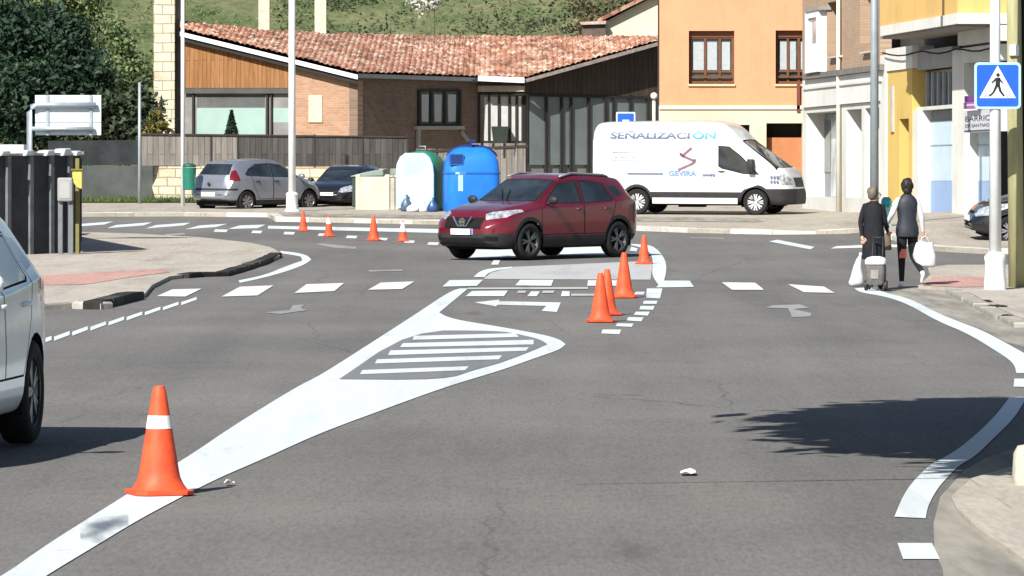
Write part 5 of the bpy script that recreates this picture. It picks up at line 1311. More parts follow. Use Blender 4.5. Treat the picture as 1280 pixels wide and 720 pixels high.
def bag(px, py, Y, w, h, label, mat):
    X = (px-CX)/F*Y; z = zg(X, Y)+.1
    mb = MB(); mb.add(*rloft([(0,.36,.3),(.12,.5,.42),(.4,.46,.4),(.7,.25,.22),(.86,.08,.08),(1,.13,.12)], 16, 2.4))
    vs = [(x*w+.05*w*math.sin(9*z_+5*y), y*w+.05*w*math.sin(8*x+7*z_), z_*h) for x, y, z_ in mb.v]; mb.v = vs
    o = mb.build('rubbish_bag', mat, None, True); o.location = (X, Y, z); tag(o, label, 'rubbish bag'); return o
bag(516, 268, 128.4, .36, .24, 'white rubbish bag on the ground left of the bottle bank foot', plain('bag_white', (.62,.64,.66), .4, .1, 6))
bag(529, 268, 128.2, .24, .32, 'tall white rubbish bag before the bottle bank', MATS['bag_white'])
bag(541, 268, 128.3, .30, .38, 'dark blue rubbish bag between bottle bank and paper bank', plain('bag_blue', (.03,.07,.18), .35, .2, 6))
bag(508, 266, 128.9, .32, .45, 'slate blue rubbish bag at the left side of the bottle bank', plain('bag_slate', (.06,.10,.16), .4, .2, 6))
X0, X1 = (445.5-CX)/F*131, (498-CX)/F*131
t = thing('bin_screen', 'cream concrete bin screen with a narrow shaded side at its right end', 'wall', ((X0+X1)/2, 131, zg(-3,131)+.1))
cs = plain('screen_cream', (.52,.49,.39), .9, .14, 2.5, .15, bump=.15); w2 = (X1-X0)/2
mb = MB(); mb.box(-w2,w2-.26,-.06,.06,-.1,.90); mb.box(-w2-.02,-w2+.10,-.075,.075,-.1,.96); mb.box(w2-.36,w2-.24,-.075,.075,-.1,.96); mb.build('panel', cs, t, bevel=.012)
mb = MB(); mb.box(w2-.22,w2-.10,-.06,.06,-.1,.87); mb.box(w2-.08,w2,-.03,.09,-.1,.85); mb.build('shaded_end', plain('screen_shade', (.40,.37,.30), .9, .2, 3), t, bevel=.01)  # shade of the block's right side put into a darker cream
t = thing('waste_container', 'grey green waste container with rounded lid behind the cream bin screen', 'container', ((474-CX)/F*134, 134, zg(-3,134)+.1))
mb = MB(); mb.box(-.75,.45,-.1,.6,0,.85); mb.build('body', plain('container_dark', (.03,.045,.04), .6, .2, 4), t, bevel=.03)
mb = MB(); mb.add([(x, y, z) for y in (-.14,.64) for x, z in ((-.80,.87),(-.5,.95),(-.1,1.03),(.3,1.08),(.55,1.08),(.55,.90),(-.78,.84))], [(0,1,2,3,4,5,6),(13,12,11,10,9,8,7)]+[(k,(k+1)%7,(k+1)%7+7,k+7) for k in range(7)]); mb.build('lid', plain('container_lid', (.20,.25,.22), .5, .15, 4), t, bevel=.02)
# ================================================================ FENCES AND WALLS
def wall_obj(name, label, cat, w, px, o0, o1, mat, parts=None):
    m = MB(); w.slab(m, px, o0, o1); o = m.build(name, mat, None); return tag(o, label, cat)
fw = Wall(W_(90,143.2), W_(660,143.2))
tim = boards('fence_boards', (.155,.14,.125), (.21,.195,.175), 0, .17); timd = boards('fence_boards_dark', (.05,.047,.045), (.075,.07,.068), 0, .17)
t = thing('timber_fence', 'weathered grey brown board fence in front of the long house', 'fence', (*W_(175,143.2), 1.49))
for a, b, c, d, mt in ((174,263,169,207,tim),(265,296,170,207,tim),(298,392,170.5,208,timd),(394,452,171,208,timd),(454,509,172,210,timd)):
    m = MB(); fw.slab(m, [(a,c),(b,c+.3),(b,d),(a,d)], -.05, 0); m.build('board_panel', mt, t, world=True)
for a in (263,296,392,452,508):
    m = MB(); fw.slab(m, [(a,168),(a+2.4,168),(a+2.4,212),(a,212)], -.08, .02); m.build('fence_post', plain('post_dark', (.03,.027,.025), .9, .2, 4), t, world=True)
m = MB(); fw.slab(m, [(174,166.5),(509,170.3),(509,172),(174,168.6)], -.08, .05); m.build('top_rail', plain('rail_dark', (.035,.03,.028), .9, .2, 4), t, world=True)
t = thing('timber_fence', 'short stretch of pale picket boards behind the blue paper bank', 'fence', (*W_(590,143.2), 1.49))
m = MB()
for k in range(10):
    a = 520+k*14; fw.slab(m, [(a,179 if k > 4 else 186),(a+11,179 if k > 4 else 186),(a+11,256),(a,256)], -.05, 0 if k % 2 else -.012)
m.build('board_panel', tim, t, world=True)
m = MB(); fw.slab(m, [(519,188),(660,181),(660,184),(519,191)], .0, .03); m.build('top_rail', MATS['rail_dark'], t, world=True)
t = thing('stone_wall', 'low cream stone wall under the board fence beside the litter bin', 'wall', (*W_(200,143), 1.49))
m = MB(); fw.slab(m, [(193,246),(190,233),(196,222),(199,208),(262,208),(510,211),(510,259),(195,259)], -.3, .12); m.build('masonry', stone('rubble_cream', (.52,.45,.32), (.60,.54,.42), .5, .26), t, world=True)
o = wall_obj('garden_wall', 'dark grey rendered garden wall above the grass strip', 'wall', fw, [(60,208),(191,207),(191,262),(60,262)], -.3, .02, plain('wall_dark', (.075,.085,.08), .9, .25, 1.3, .15))
o = wall_obj('garden_hedge_screen', 'blackish screen panel on top of the dark garden wall', 'fence', fw, [(60,176),(172,175),(172,206),(60,207)], -.2, -.04, plain('screen_black', (.022,.026,.028), .9, .4, 2))
# left boundary fence of dark mesh panels with white capped posts
f0, f1 = W_(-120, 88), W_(101, 92.5); lw = Wall(f0, f1)
t = thing('panel_fence', 'dark panel fence with pale posts and white caps on the left pavement', 'fence', (f1[0], f1[1], zg(*f1)))
pm_ = plain('panel_dark', (.045,.048,.053), .8, .35, 1.5, .2); pp = plain('post_concrete', (.13,.145,.155), .85, .25, 4, .2); cap_ = plain('cap_white', (.42,.44,.45), .6, .12, 4)
m = MB(); lw.slab(m, [(-120,196),(101,193),(101,325),(-120,342)], -.06, -.01); m.build('panel', pm_, t, world=True)
for x in (-75,-35,12,40,66,89):
    m = MB(); lw.slab(m, [(x-2.2,194),(x+2.2,194),(x+2.2,326+(101-x)*.05),(x-2.2,326+(101-x)*.05)], -.10, .05); m.build('fence_post', pp, t, world=True)
for x, w, h in ((8,7,6),(38,6,7),(64,6,7),(85,6,9),(99,4,6)):
    m = MB(); lw.slab(m, [(x-w,195),(x-w*.6,195-h),(x+w*.7,195-h-.8),(x+w,194)], -.16, .10); m.build('cap', cap_, t, world=True, bevel=.02)
m = MB(); lw.slab(m, [(-120,193.5),(101,190.5),(101,193.5),(-120,196.5)], -.08, .03); m.build('top_rail', plain('rail_grey', (.14,.15,.15), .8, .2, 4), t, world=True)
rw0 = Wall((f1[0], f1[1]), (-11.2, 106)); t = thing('panel_fence', 'return of the dark panel fence running back behind its front panels', 'fence', (-9.5, 99, zg(-9.5,99)))
m = MB(); a, b = Vector((f1[0]-.05, f1[1]+.1, 1.0)), Vector((-11.2, 106, 1.0)); m.prism([a, b, b+Vector((.06,.02,0)), a+Vector((.06,.02,0))], (0,0,zc(193,92.5)-1.0)); m.build('panel', pm_, t, world=True)
m = MB(); m.prism([a+Vector((-.02,0,0)), b+Vector((-.02,0,0)), b+Vector((.1,.02,0)), a+Vector((.1,.02,0))], (0,0,.06)); m.v = [(x,y,z+zc(193,92.5)-1.0) for x,y,z in m.v]; m.build('top_rail', MATS['rail_grey'] if 'rail_grey' in MATS else pm_, t, world=True)
# meter cabinet and yellow box
Xm, Ym = (84-CX)/F*91.5, 91.2
t = thing('meter_cabinet', 'grey electric meter cabinet on twin posts before the dark fence', 'cabinet', (Xm, Ym, zg(Xm,Ym)+.05))
gM = plain('cabinet_grey', (.27,.275,.27), .6, .12, 4, .3)
z0_, z1_ = zc(252,Ym)-t.location.z, zc(222,Ym)-t.location.z
mb = MB(); mb.box(-.15,.14,-.13,.10,z0_,z1_); mb.build('box', gM, t, bevel=.035)
mb = MB()
for x in (-.10,.10): mb.box(x-.045,x+.045,-.04,.06,-.05,z0_)
mb.build('post', plain('post_bluegrey', (.14,.155,.165), .8, .2, 4), t, bevel=.01)
mb = MB(); mb.box(-.10,.09,-.138,-.13,z0_+.06,z1_-.06); mb.build('cabinet_door', plain('cabinet_door', (.31,.315,.31), .6, .12, 4), t)
Xm, Ym = (99-CX)/F*92, 91.6
t = thing('call_box', 'yellow box on an olive post at the end of the dark fence', 'box', (Xm, Ym, zg(Xm,Ym)+.05))
mb = MB(); mb.box(-.035,.04,-.04,.04,-.05,zc(198,Ym)-t.location.z); mb.build('post', plain('post_olive', (.19,.17,.05), .7, .2, 4), t, bevel=.008)
z0_, z1_ = zc(236,Ym)-t.location.z, zc(213,Ym)-t.location.z
mb = MB(); mb.prism([(-.09,-.12,z1_),(.10,-.12,z1_),(.10,-.12,z0_),(.02,-.12,z0_),(-.08,-.12,z0_+.14)], (0,.14,0)); mb.build('box', plain('box_yellow', (.48,.42,.10), .5, .1, 4), t, bevel=.012)
mb = MB(); mb.box(-.11,.12,-.15,.08,z1_,z1_+.03); mb.build('rain_hood', plain('hood_olive', (.16,.14,.03), .6, .15, 4), t)
# white roofed shed behind that fence
Ysh = 104.0; a, b = (-60-CX)/F*Ysh, (30-CX)/F*Ysh
t = thing('shed', 'shed with flat white roof edge showing over the left end of the dark fence', 'shed', ((a+b)/2, Ysh+.8, zg(-10,Ysh)))
hh = zc(193,Ysh)-t.location.z; w2 = (b-a)/2
mb = MB(); mb.box(-w2+.1,w2-.1,-.7,.7,-.1,hh-.02); mb.build('walls', plain('shed_grey', (.14,.15,.15), .8, .2, 3), t)
mb = MB(); mb.box(-w2,w2,-.85,.85,hh,hh+.21); mb.build('roof', plain('shed_roof', (.68,.72,.74), .6, .08, 3), t, bevel=.015)
# stone bollard, litter
X, Y = G(1288, 612)
o = MB().add(*rloft([(0,.11,.11),(.03,.115,.115),(.20,.105,.105),(.25,.08,.08),(.262,.03,.03)], 20, 5)).build('bollard', plain('bollard_stone', (.46,.43,.36), .9, .2, 6, .15, bump=.3), None, True, flat_angle=50)
o.location = (X, Y, zg(X,Y)+.03); tag(o, 'short pale stone bollard at the right edge past the shadow', 'bollard')
def scrap(px, py, w, label, seed):
    X, Y = G(px, py); r = random.Random(seed); m = MB(); vs = []
    for j in range(4):
        for i in range(4): vs.append(((i/3-.5)*w+r.uniform(-.008,.008), (j/3-.5)*w*2.2, .012+r.uniform(0,.03)*(1 if 0 < i < 3 else .4)))
    m.add(vs, [(j*4+i, j*4+i+1, (j+1)*4+i+1, (j+1)*4+i) for j in range(3) for i in range(3)])
    o = m.build('paper_scrap', plain('paper_white', (.74,.74,.72), .8, .08, 9), None); o.location = (X, Y, zg(X,Y)+.004)
    md = o.modifiers.new('thick', 'SOLIDIFY'); md.thickness = .002; tag(o, label, 'litter')
scrap(860, 594, .10, 'crumpled white paper scrap alone on the asphalt near the big shadow', 3)
scrap(286, 607.5, .055, 'tiny white paper scrap at the tip of the big cone shadow', 5)
# crumbled kerb bits
r = random.Random(4)
for px, py, w, lab in ((1112+120,382,.10,'dark broken kerb lump nearest the white lamp post'),(1246,388,.12,'dark broken kerb lump right of the lamp post foot'),(1258,401,.09,'dark broken kerb lump lowest along the right kerb')):
    X, Y = G(px, py); m = MB(); m.ell((0,0,.015),(w*1.2,w*2,.03),11,6); m.v = [(x*r.uniform(.8,1.2), y*r.uniform(.8,1.2), max(0,z*r.uniform(.7,1.3))) for x,y,z in m.v]
    o = m.build('kerb_rubble', MATS['dark_kerb'], None); o.location = (X,Y,zg(X,Y)+.03); tag(o, lab, 'rubble')
# ================================================================ PEOPLE
skin_m = plain('skin', (.50,.30,.22), .55, .08, 9, .3); hairD = plain('hair_dark', (.02,.014,.012), .55, .35, 25, .4); hairG = plain('hair_grey', (.125,.105,.08), .6, .3, 22, .3)
navy = plain('vest_navy', (.014,.018,.028), .6, .3, 9, .5); blackc = plain('cloth_black', (.012,.013,.017), .8, .35, 8, .2); white_c = plain('cloth_white', (.56,.58,.61), .8, .08, 9, .2)
shoeW = plain('shoe_white', (.66,.66,.65), .6, .1, 9); shoeD = plain('shoe_dark', (.02,.02,.022), .6, .2, 9); coral = plain('coral_patch', (.68,.16,.13), .7, .12, 7); lip = plain('lip', (.30,.09,.08), .5, .1, 9)
def person(name, label, loc, rz, J, bones, mats, group=None):
    """J: joint -> (x,y,z,rx,ry); bones: (a, b, material); one continuous skinned body"""
    t = thing(name, label, 'person', loc, rz, group)
    names = list(J); me = bpy.data.meshes.new('skeleton')
    me.from_pydata([J[k][:3] for k in names], [(names.index(a), names.index(b)) for a, b, _ in bones], [])
    o = bpy.data.objects.new('skeleton', me); link(o)
    o.modifiers.new('skin', 'SKIN').use_smooth_shade = True
    for i, k in enumerate(names):
        sv = me.skin_vertices[0].data[i]; sv.radius = J[k][3:5]; sv.use_root = (k == 'pelvis')
    s = o.modifiers.new('sub', 'SUBSURF'); s.levels = 2; s.render_levels = 2
    dg = bpy.context.evaluated_depsgraph_get(); dg.update()
    b = bpy.data.meshes.new_from_object(o.evaluated_get(dg)); COL.objects.unlink(o); bpy.data.objects.remove(o)
    mb = MB(); vs = [tuple(v.co) for v in b.vertices]; segs = [(Vector(J[a][:3]), Vector(J[c][:3]), m) for a, c, m in bones]
    def near(p):
        best = (9, 0)
        for a, c, m in segs:
            d = c-a; tt = max(0, min(1, (p-a).dot(d)/max(d.length_squared, 1e-9))); q = (p-a-d*tt).length
            if q < best[0]: best = (q, m)
        return best[1]
    mb.v = vs
    for p in b.polygons: mb.f.append(list(p.vertices)); mb.mi.append(near(p.center))
    # face: nose, eyes, mouth, ears, all in the body mesh; head looks along J['face']
    hd = Vector(J['head'][:3]); fd = Vector(J['face'][:3]).normalized() if 'face' in J else Vector((0,1,0)); rt = fd.cross(Vector((0,0,1))).normalized()
    def ball(off, r, mi):
        q = MB(); q.ell((0,0,0), r, 10, 6); mb.add([hd+rt*x+fd*y+Vector((0,0,z))+Vector(off) for x, y, z in q.v], q.f, mi)
    ball(fd*.098+Vector((0,0,-.005)), (.014,.022,.024), 0)
    for sg in (1, -1):
        ball(fd*.082+rt*.033*sg+Vector((0,0,.022)), (.012,.010,.008), 4); ball(rt*.083*sg+Vector((0,0,.0)), (.014,.022,.032), 0)
    ball(fd*.086+Vector((0,0,-.052)), (.024,.012,.008), 5)
    # hands: palm and five tapering bent fingers
    for side_, w_, h_ in (('L','wristL','handL'), ('R','wristR','handR')):
        a, c = Vector(J[w_][:3]), Vector(J[h_][:3]); d = (c-a).normalized(); u = d.cross(Vector((0,1,0))).normalized(); n = u.cross(d)
        cu = n*(1 if side_ == 'L' else -1)
        for k, (of, ln) in enumerate(((-.030,.062),(-.010,.075),(.010,.070),(.028,.052))):
            p0 = c+u*of-d*.02; p1 = p0+d*ln*.6; p2 = p1+(d*.5+cu*.8).normalized()*ln*.45
            mb.tube([p0, p1, p2], [.010,.0095,.0075], 7, 0)
        p0 = a.lerp(c, .45)+u*.032; mb.tube([p0, p0+u*.022+d*.03, p0+u*.020+d*.062], [.012,.011,.009], 7, 0)
    mb.build('body', mats, t, True).name = 'body'
    return t
# ---- woman in a dark vest carrying a white bag
Xp, Yp = G(1134, 360.5)
J = dict(pelvis=(0,0,.92,.145,.11), spine=(0,0,1.10,.125,.10), chest=(0,0,1.27,.145,.105), neckb=(0,-.005,1.40,.085,.075), neck=(0,.005,1.46,.05,.05), head=(0,.015,1.555,.082,.095), top=(0,.01,1.60,.065,.075),
  hipL=(-.09,0,.84,.105,.115), kneeL=(-.085,.05,.47,.066,.07), ankL=(-.10,-.02,.09,.042,.045), heelL=(-.10,-.05,.045,.040,.044), toeL=(-.13,.13,.03,.040,.03),
  hipR=(.09,0,.84,.105,.115), kneeR=(.125,.10,.48,.066,.07), ankR=(.22,-.22,.24,.042,.044), heelR=(.225,-.255,.21,.038,.04), toeR=(.215,-.16,.08,.040,.03),
  shL=(-.165,0,1.36,.058,.058), elL=(-.275,-.07,1.14,.052,.052), wristL=(-.33,.08,.99,.032,.032), handL=(-.345,.14,.94,.036,.02),
  shR=(.165,0,1.36,.058,.058), elR=(.235,-.05,1.10,.052,.052), wristR=(.27,.0,.87,.032,.032), handR=(.285,.01,.79,.034,.018), face=(-.55,.83,0,.01,.01))
face = J.pop('face')
bones = [('pelvis','spine',2),('spine','chest',2),('chest','neckb',2),('neckb','neck',0),('neck','head',0),('head','top',3),
  ('pelvis','hipL',1),('hipL','kneeL',1),('kneeL','ankL',1),('ankL','heelL',6),('heelL','toeL',6),('pelvis','hipR',1),('hipR','kneeR',1),('kneeR','ankR',1),('ankR','heelR',6),('heelR','toeR',6),
  ('chest','shL',7),('shL','elL',7),('elL','wristL',7),('wristL','handL',0),('chest','shR',7),('shR','elR',7),('elR','wristR',7),('wristR','handR',0)]
def build_person(name, label, loc, rz, J, bones, mats, f):
    # the look direction is passed beside the joints so it does not become a joint
    src = dict(J)
    class JJ(dict):
        def __contains__(s, k): return k == 'face' or dict.__contains__(s, k)
        def __getitem__(s, k): return f if k == 'face' else dict.__getitem__(s, k)
    return person(name, label, loc, rz, JJ(src), bones, mats)
mats = [skin_m, blackc, navy, hairD, shoeD, lip, shoeW, white_c]
pw = build_person('person', 'woman in dark vest with white sleeves and black leggings carrying a white bag', (Xp, Yp, zg(Xp,Yp)+.006), R(6), J, bones, mats, face)
def cloth(name, secs, mat, par, n=28, e=2.4, off=(0,0), wob=.012, smooth=True):
    vs = []; fs = []
    for i, (z, a, b, *c) in enumerate(secs):
        ox, oy = (c+[0,0])[:2] if c else (0,0)
        for k in range(n):
            th = 2*math.pi*k/n; cx_, sx_ = math.cos(th), math.sin(th); wv = 1+wob*(math.sin(5*th+z*11)+.8*math.sin(9*th-z*17+1.3))*(1.3 if i < len(secs)/2 else .5)
            vs.append((off[0]+ox+a*wv*math.copysign(abs(cx_)**(2/e), cx_), off[1]+oy+b*wv*math.copysign(abs(sx_)**(2/e), sx_), z))
    for i in range(len(secs)-1):
        for k in range(n): fs.append((i*n+k, i*n+(k+1)%n, (i+1)*n+(k+1)%n, (i+1)*n+k))
    fs.append(tuple((len(secs)-1)*n+k for k in range(n)))
    m = MB(); m.add(vs, fs); o = m.build(name, mat, par, smooth); return o
pw.scale = (.90,.94,1); cloth('vest', [(.79,.185,.15),(.84,.198,.155),(.93,.190,.145),(1.05,.158,.122),(1.18,.170,.13),(1.30,.186,.132),(1.37,.160,.115),(1.42,.095,.085),(1.45,.065,.065)], navy, pw)
mb = MB(); mb.ell((-.005,-.012,1.575), (.104,.112,.118), 30, 18); mb.v = [(x*(1+.05*math.sin(30*z+9*y))+.008*math.sin(70*z+50*y), (y if y < .05 else .05+(y-.05)*.25)+.008*math.sin(60*x+40*z), z*1.0+.010*math.sin(50*x+30*y)) for x, y, z in mb.v]
mb.ell((0,-.03,1.50), (.085,.075,.07), 14, 8); mb.build('hair', hairD, pw, True)
mb = MB(); mb.lathe([(.064,.46),(.068,.50),(.071,.56),(.073,.60)], 18, c=(-.076,.028,0), cap=False); mb.build('knee_band', coral, pw, True)
# bags she carries: things of their own hanging from her hands
def hang_bag(name, label, base, local, w, d, h, mat, hm=None):
    c, s = math.cos(base.rotation_euler.z), math.sin(base.rotation_euler.z)
    x, y, z = local; p = Vector((base.location.x+c*x-s*y, base.location.y+s*x+c*y, base.location.z+z))
    t = thing(name, label, 'bag', p, base.rotation_euler.z)
    m = MB(); m.add(*rloft([(-h*1.0,w*.40,d*.5),(-h*.9,w*.50,d*.62),(-h*.5,w*.53,d*.55),(-h*.2,w*.47,d*.40),(0,w*.42,d*.25)], 22, 3.2))
    m.v = [(xx+.014*math.sin(11*zz+14*yy), yy+.012*math.sin(13*xx+9*zz), zz) for xx, yy, zz in m.v]; m.build('sack', mat, t, True, flat_angle=70)
    m = MB(); m.tube([(-w*.25,0,-.02),(-w*.12,0,.07),(0,0,.10),(w*.12,0,.07),(w*.25,0,-.02)], .008, 8); m.build('handle', hm or mat, t, True); return t
hang_bag('shopping_bag', 'bulging white carrier bag hanging from the right hand of the vest woman', pw, (.27,-.02,.70), .32, .20, .38, plain('bag_bright', (.56,.58,.60), .5, .07, 7))
hang_bag('handbag', 'brown handbag swinging low behind the white carrier bag', pw, (.36,.10,.56), .20, .12, .22, plain('bag_brown', (.10,.045,.03), .5, .2, 7))
hang_bag('handbag', 'olive brown shoulder bag held between the two women', pw, (-.30,.14,.84), .16, .12, .26, plain('bag_olive', (.13,.105,.07), .6, .2, 7))
# ---- older woman in a black coat with a wheeled trolley
Xq, Yq = G(1092, 362.5)
J = dict(pelvis=(0,0,.86,.14,.115), spine=(0,-.005,1.02,.13,.105), chest=(0,-.01,1.18,.14,.105), neckb=(0,.0,1.30,.085,.075), neck=(0,.02,1.355,.05,.05), head=(.01,.035,1.445,.082,.093), top=(.01,.03,1.485,.064,.074),
  hipL=(-.08,0,.80,.088,.09), kneeL=(-.08,.03,.44,.058,.06), ankL=(-.08,-.01,.09,.038,.04), heelL=(-.08,-.03,.045,.036,.04), toeL=(-.09,.13,.03,.036,.026),
  hipR=(.08,0,.80,.088,.09), kneeR=(.085,.06,.44,.058,.06), ankR=(.09,.08,.09,.038,.04), heelR=(.09,.06,.045,.036,.04), toeR=(.10,.22,.03,.036,.026),
  shL=(-.155,-.01,1.26,.06,.06), elL=(-.215,-.05,1.02,.05,.05), wristL=(-.175,-.12,.80,.03,.03), handL=(-.15,-.15,.73,.034,.018),
  shR=(.155,-.01,1.26,.06,.06), elR=(.19,.02,1.03,.05,.05), wristR=(.21,.17,.88,.028,.028), handR=(.215,.23,.85,.034,.018))
bones = [(a, b, {2:2,1:1,0:0,3:3,6:6,7:7}[m]) for a, b, m in bones]
mats = [skin_m, blackc, blackc, hairG, shoeD, lip, shoeD, blackc]
pq = build_person('person', 'grey haired woman in a long black coat pulling a shopping trolley', (Xq, Yq, zg(Xq,Yq)+.006), R(-14), J, bones, mats, (.92,.38,0))
pq.scale = (.90,.94,1); cloth('coat', [(.46,.195,.165),(.52,.195,.165),(.70,.188,.155),(.86,.180,.15),(1.0,.165,.135),(1.12,.172,.135),(1.20,.175,.13),(1.27,.150,.112),(1.32,.09,.085),(1.35,.065,.068)], blackc, pq)
mb = MB(); mb.ell((-.005,.0,1.475), (.108,.112,.105), 30, 18); mb.v = [(x*(1+.05*math.sin(34*z+12*y)) if x < .05 else .05+(x-.05)*.35, y*(1+.04*math.sin(28*z)), z+.006*math.sin(40*x)) for x, y, z in mb.v]
mb.ell((-.02,-.03,1.425), (.08,.07,.06), 14, 8); mb.build('hair', hairG, pq, True)
mb = MB(); mb.tube([(.03,.03,1.33),(.08,.06,1.28),(.11,.09,1.2),(.09,.125,1.1)], [.03,.032,.028,.02], 8); mb.build('scarf', plain('scarf_pale', (.42,.50,.55), .8, .15, 8), pq, True)
# trolley
t = thing('shopping_trolley', 'grey wheeled shopping trolley with white flap behind the black coat woman', 'trolley', (Xq+.0, Yq-.48, zg(Xq,Yq-.48)+.005), R(-14))
tg = plain('trolley_grey', (.12,.115,.11), .8, .3, 8, .2)
mb = MB(); mb.add(*rloft([(.09,.13,.10),(.12,.145,.115),(.34,.15,.12),(.42,.14,.11),(.44,.12,.09)], 22, 4)); mb.build('bag', tg, t, True, flat_angle=60)
mb = MB(); mb.add(*rloft([(.40,.16,.135),(.46,.165,.14),(.50,.13,.11),(.52,.06,.05)], 22, 3)); mb.build('flap', white_c, t, True, flat_angle=60)
for x in (-.15,.15):
    mb = MB(); mb.lathe([(.075,-.02),(.08,0),(.075,.02),(.0,.02)], 16, 'y'); mb.v = [(y+x, xx, z+.08) for xx, y, z in mb.v]; mb.build('wheel', shoeD, t, True, flat_angle=40)
mb = MB()
for x in (-.08,.08): mb.tube([(x,.12,.05),(x,.13,.5),(x*.9,.20,.80)], .011, 8)
mb.tube([(-.09,.2,.80),(.09,.2,.80)], .014, 8); mb.build('frame', trimM, t, True)
mb = MB(); mb.box(-.06,.06,-.128,-.118,.18,.32); mb.build('pocket', plain('trolley_pale', (.22,.21,.20), .8, .2, 8), t, bevel=.01)
t2_ = MB(); t2_.add(*rloft([(0,.14,.11),(.06,.17,.13),(.16,.13,.10),(.30,.085,.07),(.42,.06,.05),(.47,.03,.03),(.52,.045,.04)], 20, 2.6))
t2_.v = [(x*.75+.18*max(0,z-.1)*.9+.012*math.sin(15*z+9*y), y+.01*math.sin(14*x), z) for x, y, z in t2_.v]
o = t2_.build('shopping_bag', plain('bag_chalk', (.54,.56,.58), .5, .08, 7), None, True); Xw, Yw = G(1070, 358); o.location = (Xw, Yw, zg(Xw,Yw)+.006); tag(o, 'white plastic bag standing on the road left of the shopping trolley', 'bag')
# ================================================================ HILL AND PLANTS
from mathutils import noise as mnoise
def hillz(x, y):
    base = 1.45+.35*min(max(0, y-166), 31)+.02*max(0, y-197)  # unseen upper slope levelled off so car windows reflect sky
    return base+(mnoise.noise(Vector((x*.07, y*.07, 0)))*1.2+mnoise.noise(Vector((x*.25, y*.25, 3)))*.35)*min(1, max(0, (y-163)/10))
def hillmat():
    m, nt, b = newmat('hill_grass'); g = nt.nodes.new('ShaderNodeNewGeometry')
    n = N(nt, 'ShaderNodeTexNoise', Scale=.35, Detail=7, Roughness=.7); L(nt, g.outputs['Position'], n.inputs['Vector'])
    c = ramp(nt, n.outputs['Fac'], [(.3, (.055,.075,.032)), (.46, (.095,.118,.055)), (.6, (.135,.14,.075)), (.75, (.19,.165,.10))])
    n2 = N(nt, 'ShaderNodeTexNoise', Scale=3, Detail=5, Roughness=.75); L(nt, g.outputs['Position'], n2.inputs['Vector'])
    c = mixc(nt, .85, c, ramp(nt, n2.outputs['Fac'], [(.28, (.45,.45,.45)), (.5, (1,1,1)), (.74, (1.5,1.45,1.35))]), 'MULTIPLY')
    L(nt, c, b.inputs['Base Color']); b.inputs['Roughness'].default_value = .95; b.inputs['Specular IOR Level'].default_value = .08; return m
hm = hillmat()
grid('hill', [-260,-180,-120,-80,-60]+[x*1.0 for x in range(-46,47)]+[60,80,120,180,260], [y*1.0 for y in range(163,215)]+[218,225,235,250,270,300,340,400,470], hillz, hm, 'structure')
def leaves(n, sample, size, aspect=.55, seed=1, droop=.35):
    g = np.random.default_rng(seed); P_ = sample(n, g); n = len(P_)
    a = g.normal(size=(n,3)); a[:,2] *= .7; a /= np.linalg.norm(a, axis=1)[:,None]
    b = g.normal(size=(n,3)); b -= a*(a*b).sum(1)[:,None]; b /= np.linalg.norm(b, axis=1)[:,None]
    s = size*(.55+.9*g.random(n))[:,None]
    q = np.stack([P_-a*s, P_+b*s*aspect+a*s*.1, P_+a*s, P_-b*s*aspect+a*s*.1], 1)
    q[:,2,2] -= (s[:,0]*droop)
    return q.reshape(-1,3)
def leaf_obj(name, V, mat, parent=None, world=True):
    n = len(V)//4
    if parent is not None and world: V = V-np.array(parent.location)
    me = bpy.data.meshes.new(name); me.vertices.add(len(V)); me.vertices.foreach_set('co', V.astype('f').ravel())
    me.loops.add(n*4); me.loops.foreach_set('vertex_index', np.arange(n*4)); me.polygons.add(n); me.polygons.foreach_set('loop_start', np.arange(n)*4); me.polygons.foreach_set('loop_total', np.full(n, 4))
    me.update(calc_edges=True); me.validate(); me.materials.append(mat)
    o = bpy.data.objects.new(name, me); link(o)
    if parent is not None: o.parent = parent
    return o
def cloud(ells, clump=.35, cn=9):
    """leaves gathered in clumps near the surface of a few lobes, with gaps between"""
    def f(n, g):
        out = []; vol = np.array([np.prod(e[1])**(2/3) for e in ells]); vol /= vol.sum(); per = 26
        for e, w in zip(ells, vol):
            k = max(4, int(n*w/per)); d = g.normal(size=(k,3)); d /= np.linalg.norm(d, axis=1)[:,None]
            r = (.55+.5*g.random(k)**.6)[:,None]; c = np.array(e[0])+d*r*np.array(e[1])
            out.append((c[:,None,:]+g.normal(size=(k,per,3))*clump).reshape(-1,3))
        return np.concatenate(out)
    return f
barkM = plain('bark', (.09,.07,.05), .9, .3, 4, .1, bump=.4, stretch=(3,3,.6))
def tree(name, label, cat, base, lobes, n, leaf, mat, trunk_r=.14, clump=.35, seed=1, group=None, limbs=True, twigs=None):
    t = thing(name, label, cat, base, 0, group)
    m = MB(); b = Vector((0,0,0)); 
    top = max(lobes, key=lambda e: e[0][2])[0]; tp = Vector((top[0]-base[0], top[1]-base[1], (top[2]-base[2])))
    pts = [Vector((0,0,-.2)), tp*.3+Vector((.08,.05,0)), tp*.65, tp]
    m.tube(pts, [trunk_r, trunk_r*.8, trunk_r*.5, trunk_r*.12], 10)
    if limbs:
        for e in lobes:
            q = Vector(e[0])-Vector(base); s = tp*.42; m.tube([s, s.lerp(q, .5)+Vector((0,0,.15)), q], [trunk_r*.32, trunk_r*.2, trunk_r*.06], 7)
    if twigs: m.tube([tp*.45]+[Vector(q)-Vector(base) for q in twigs], [.06,.035,.022,.018,.010], 8)
    m.build('trunk', barkM, t, True)
    leaf_obj('crown', leaves(n, cloud(lobes, clump), leaf, .55, seed), mat, t); return t
darkleaf = foliage('leaf_dark', (.008,.024,.014), (.04,.075,.042), .8, .12)
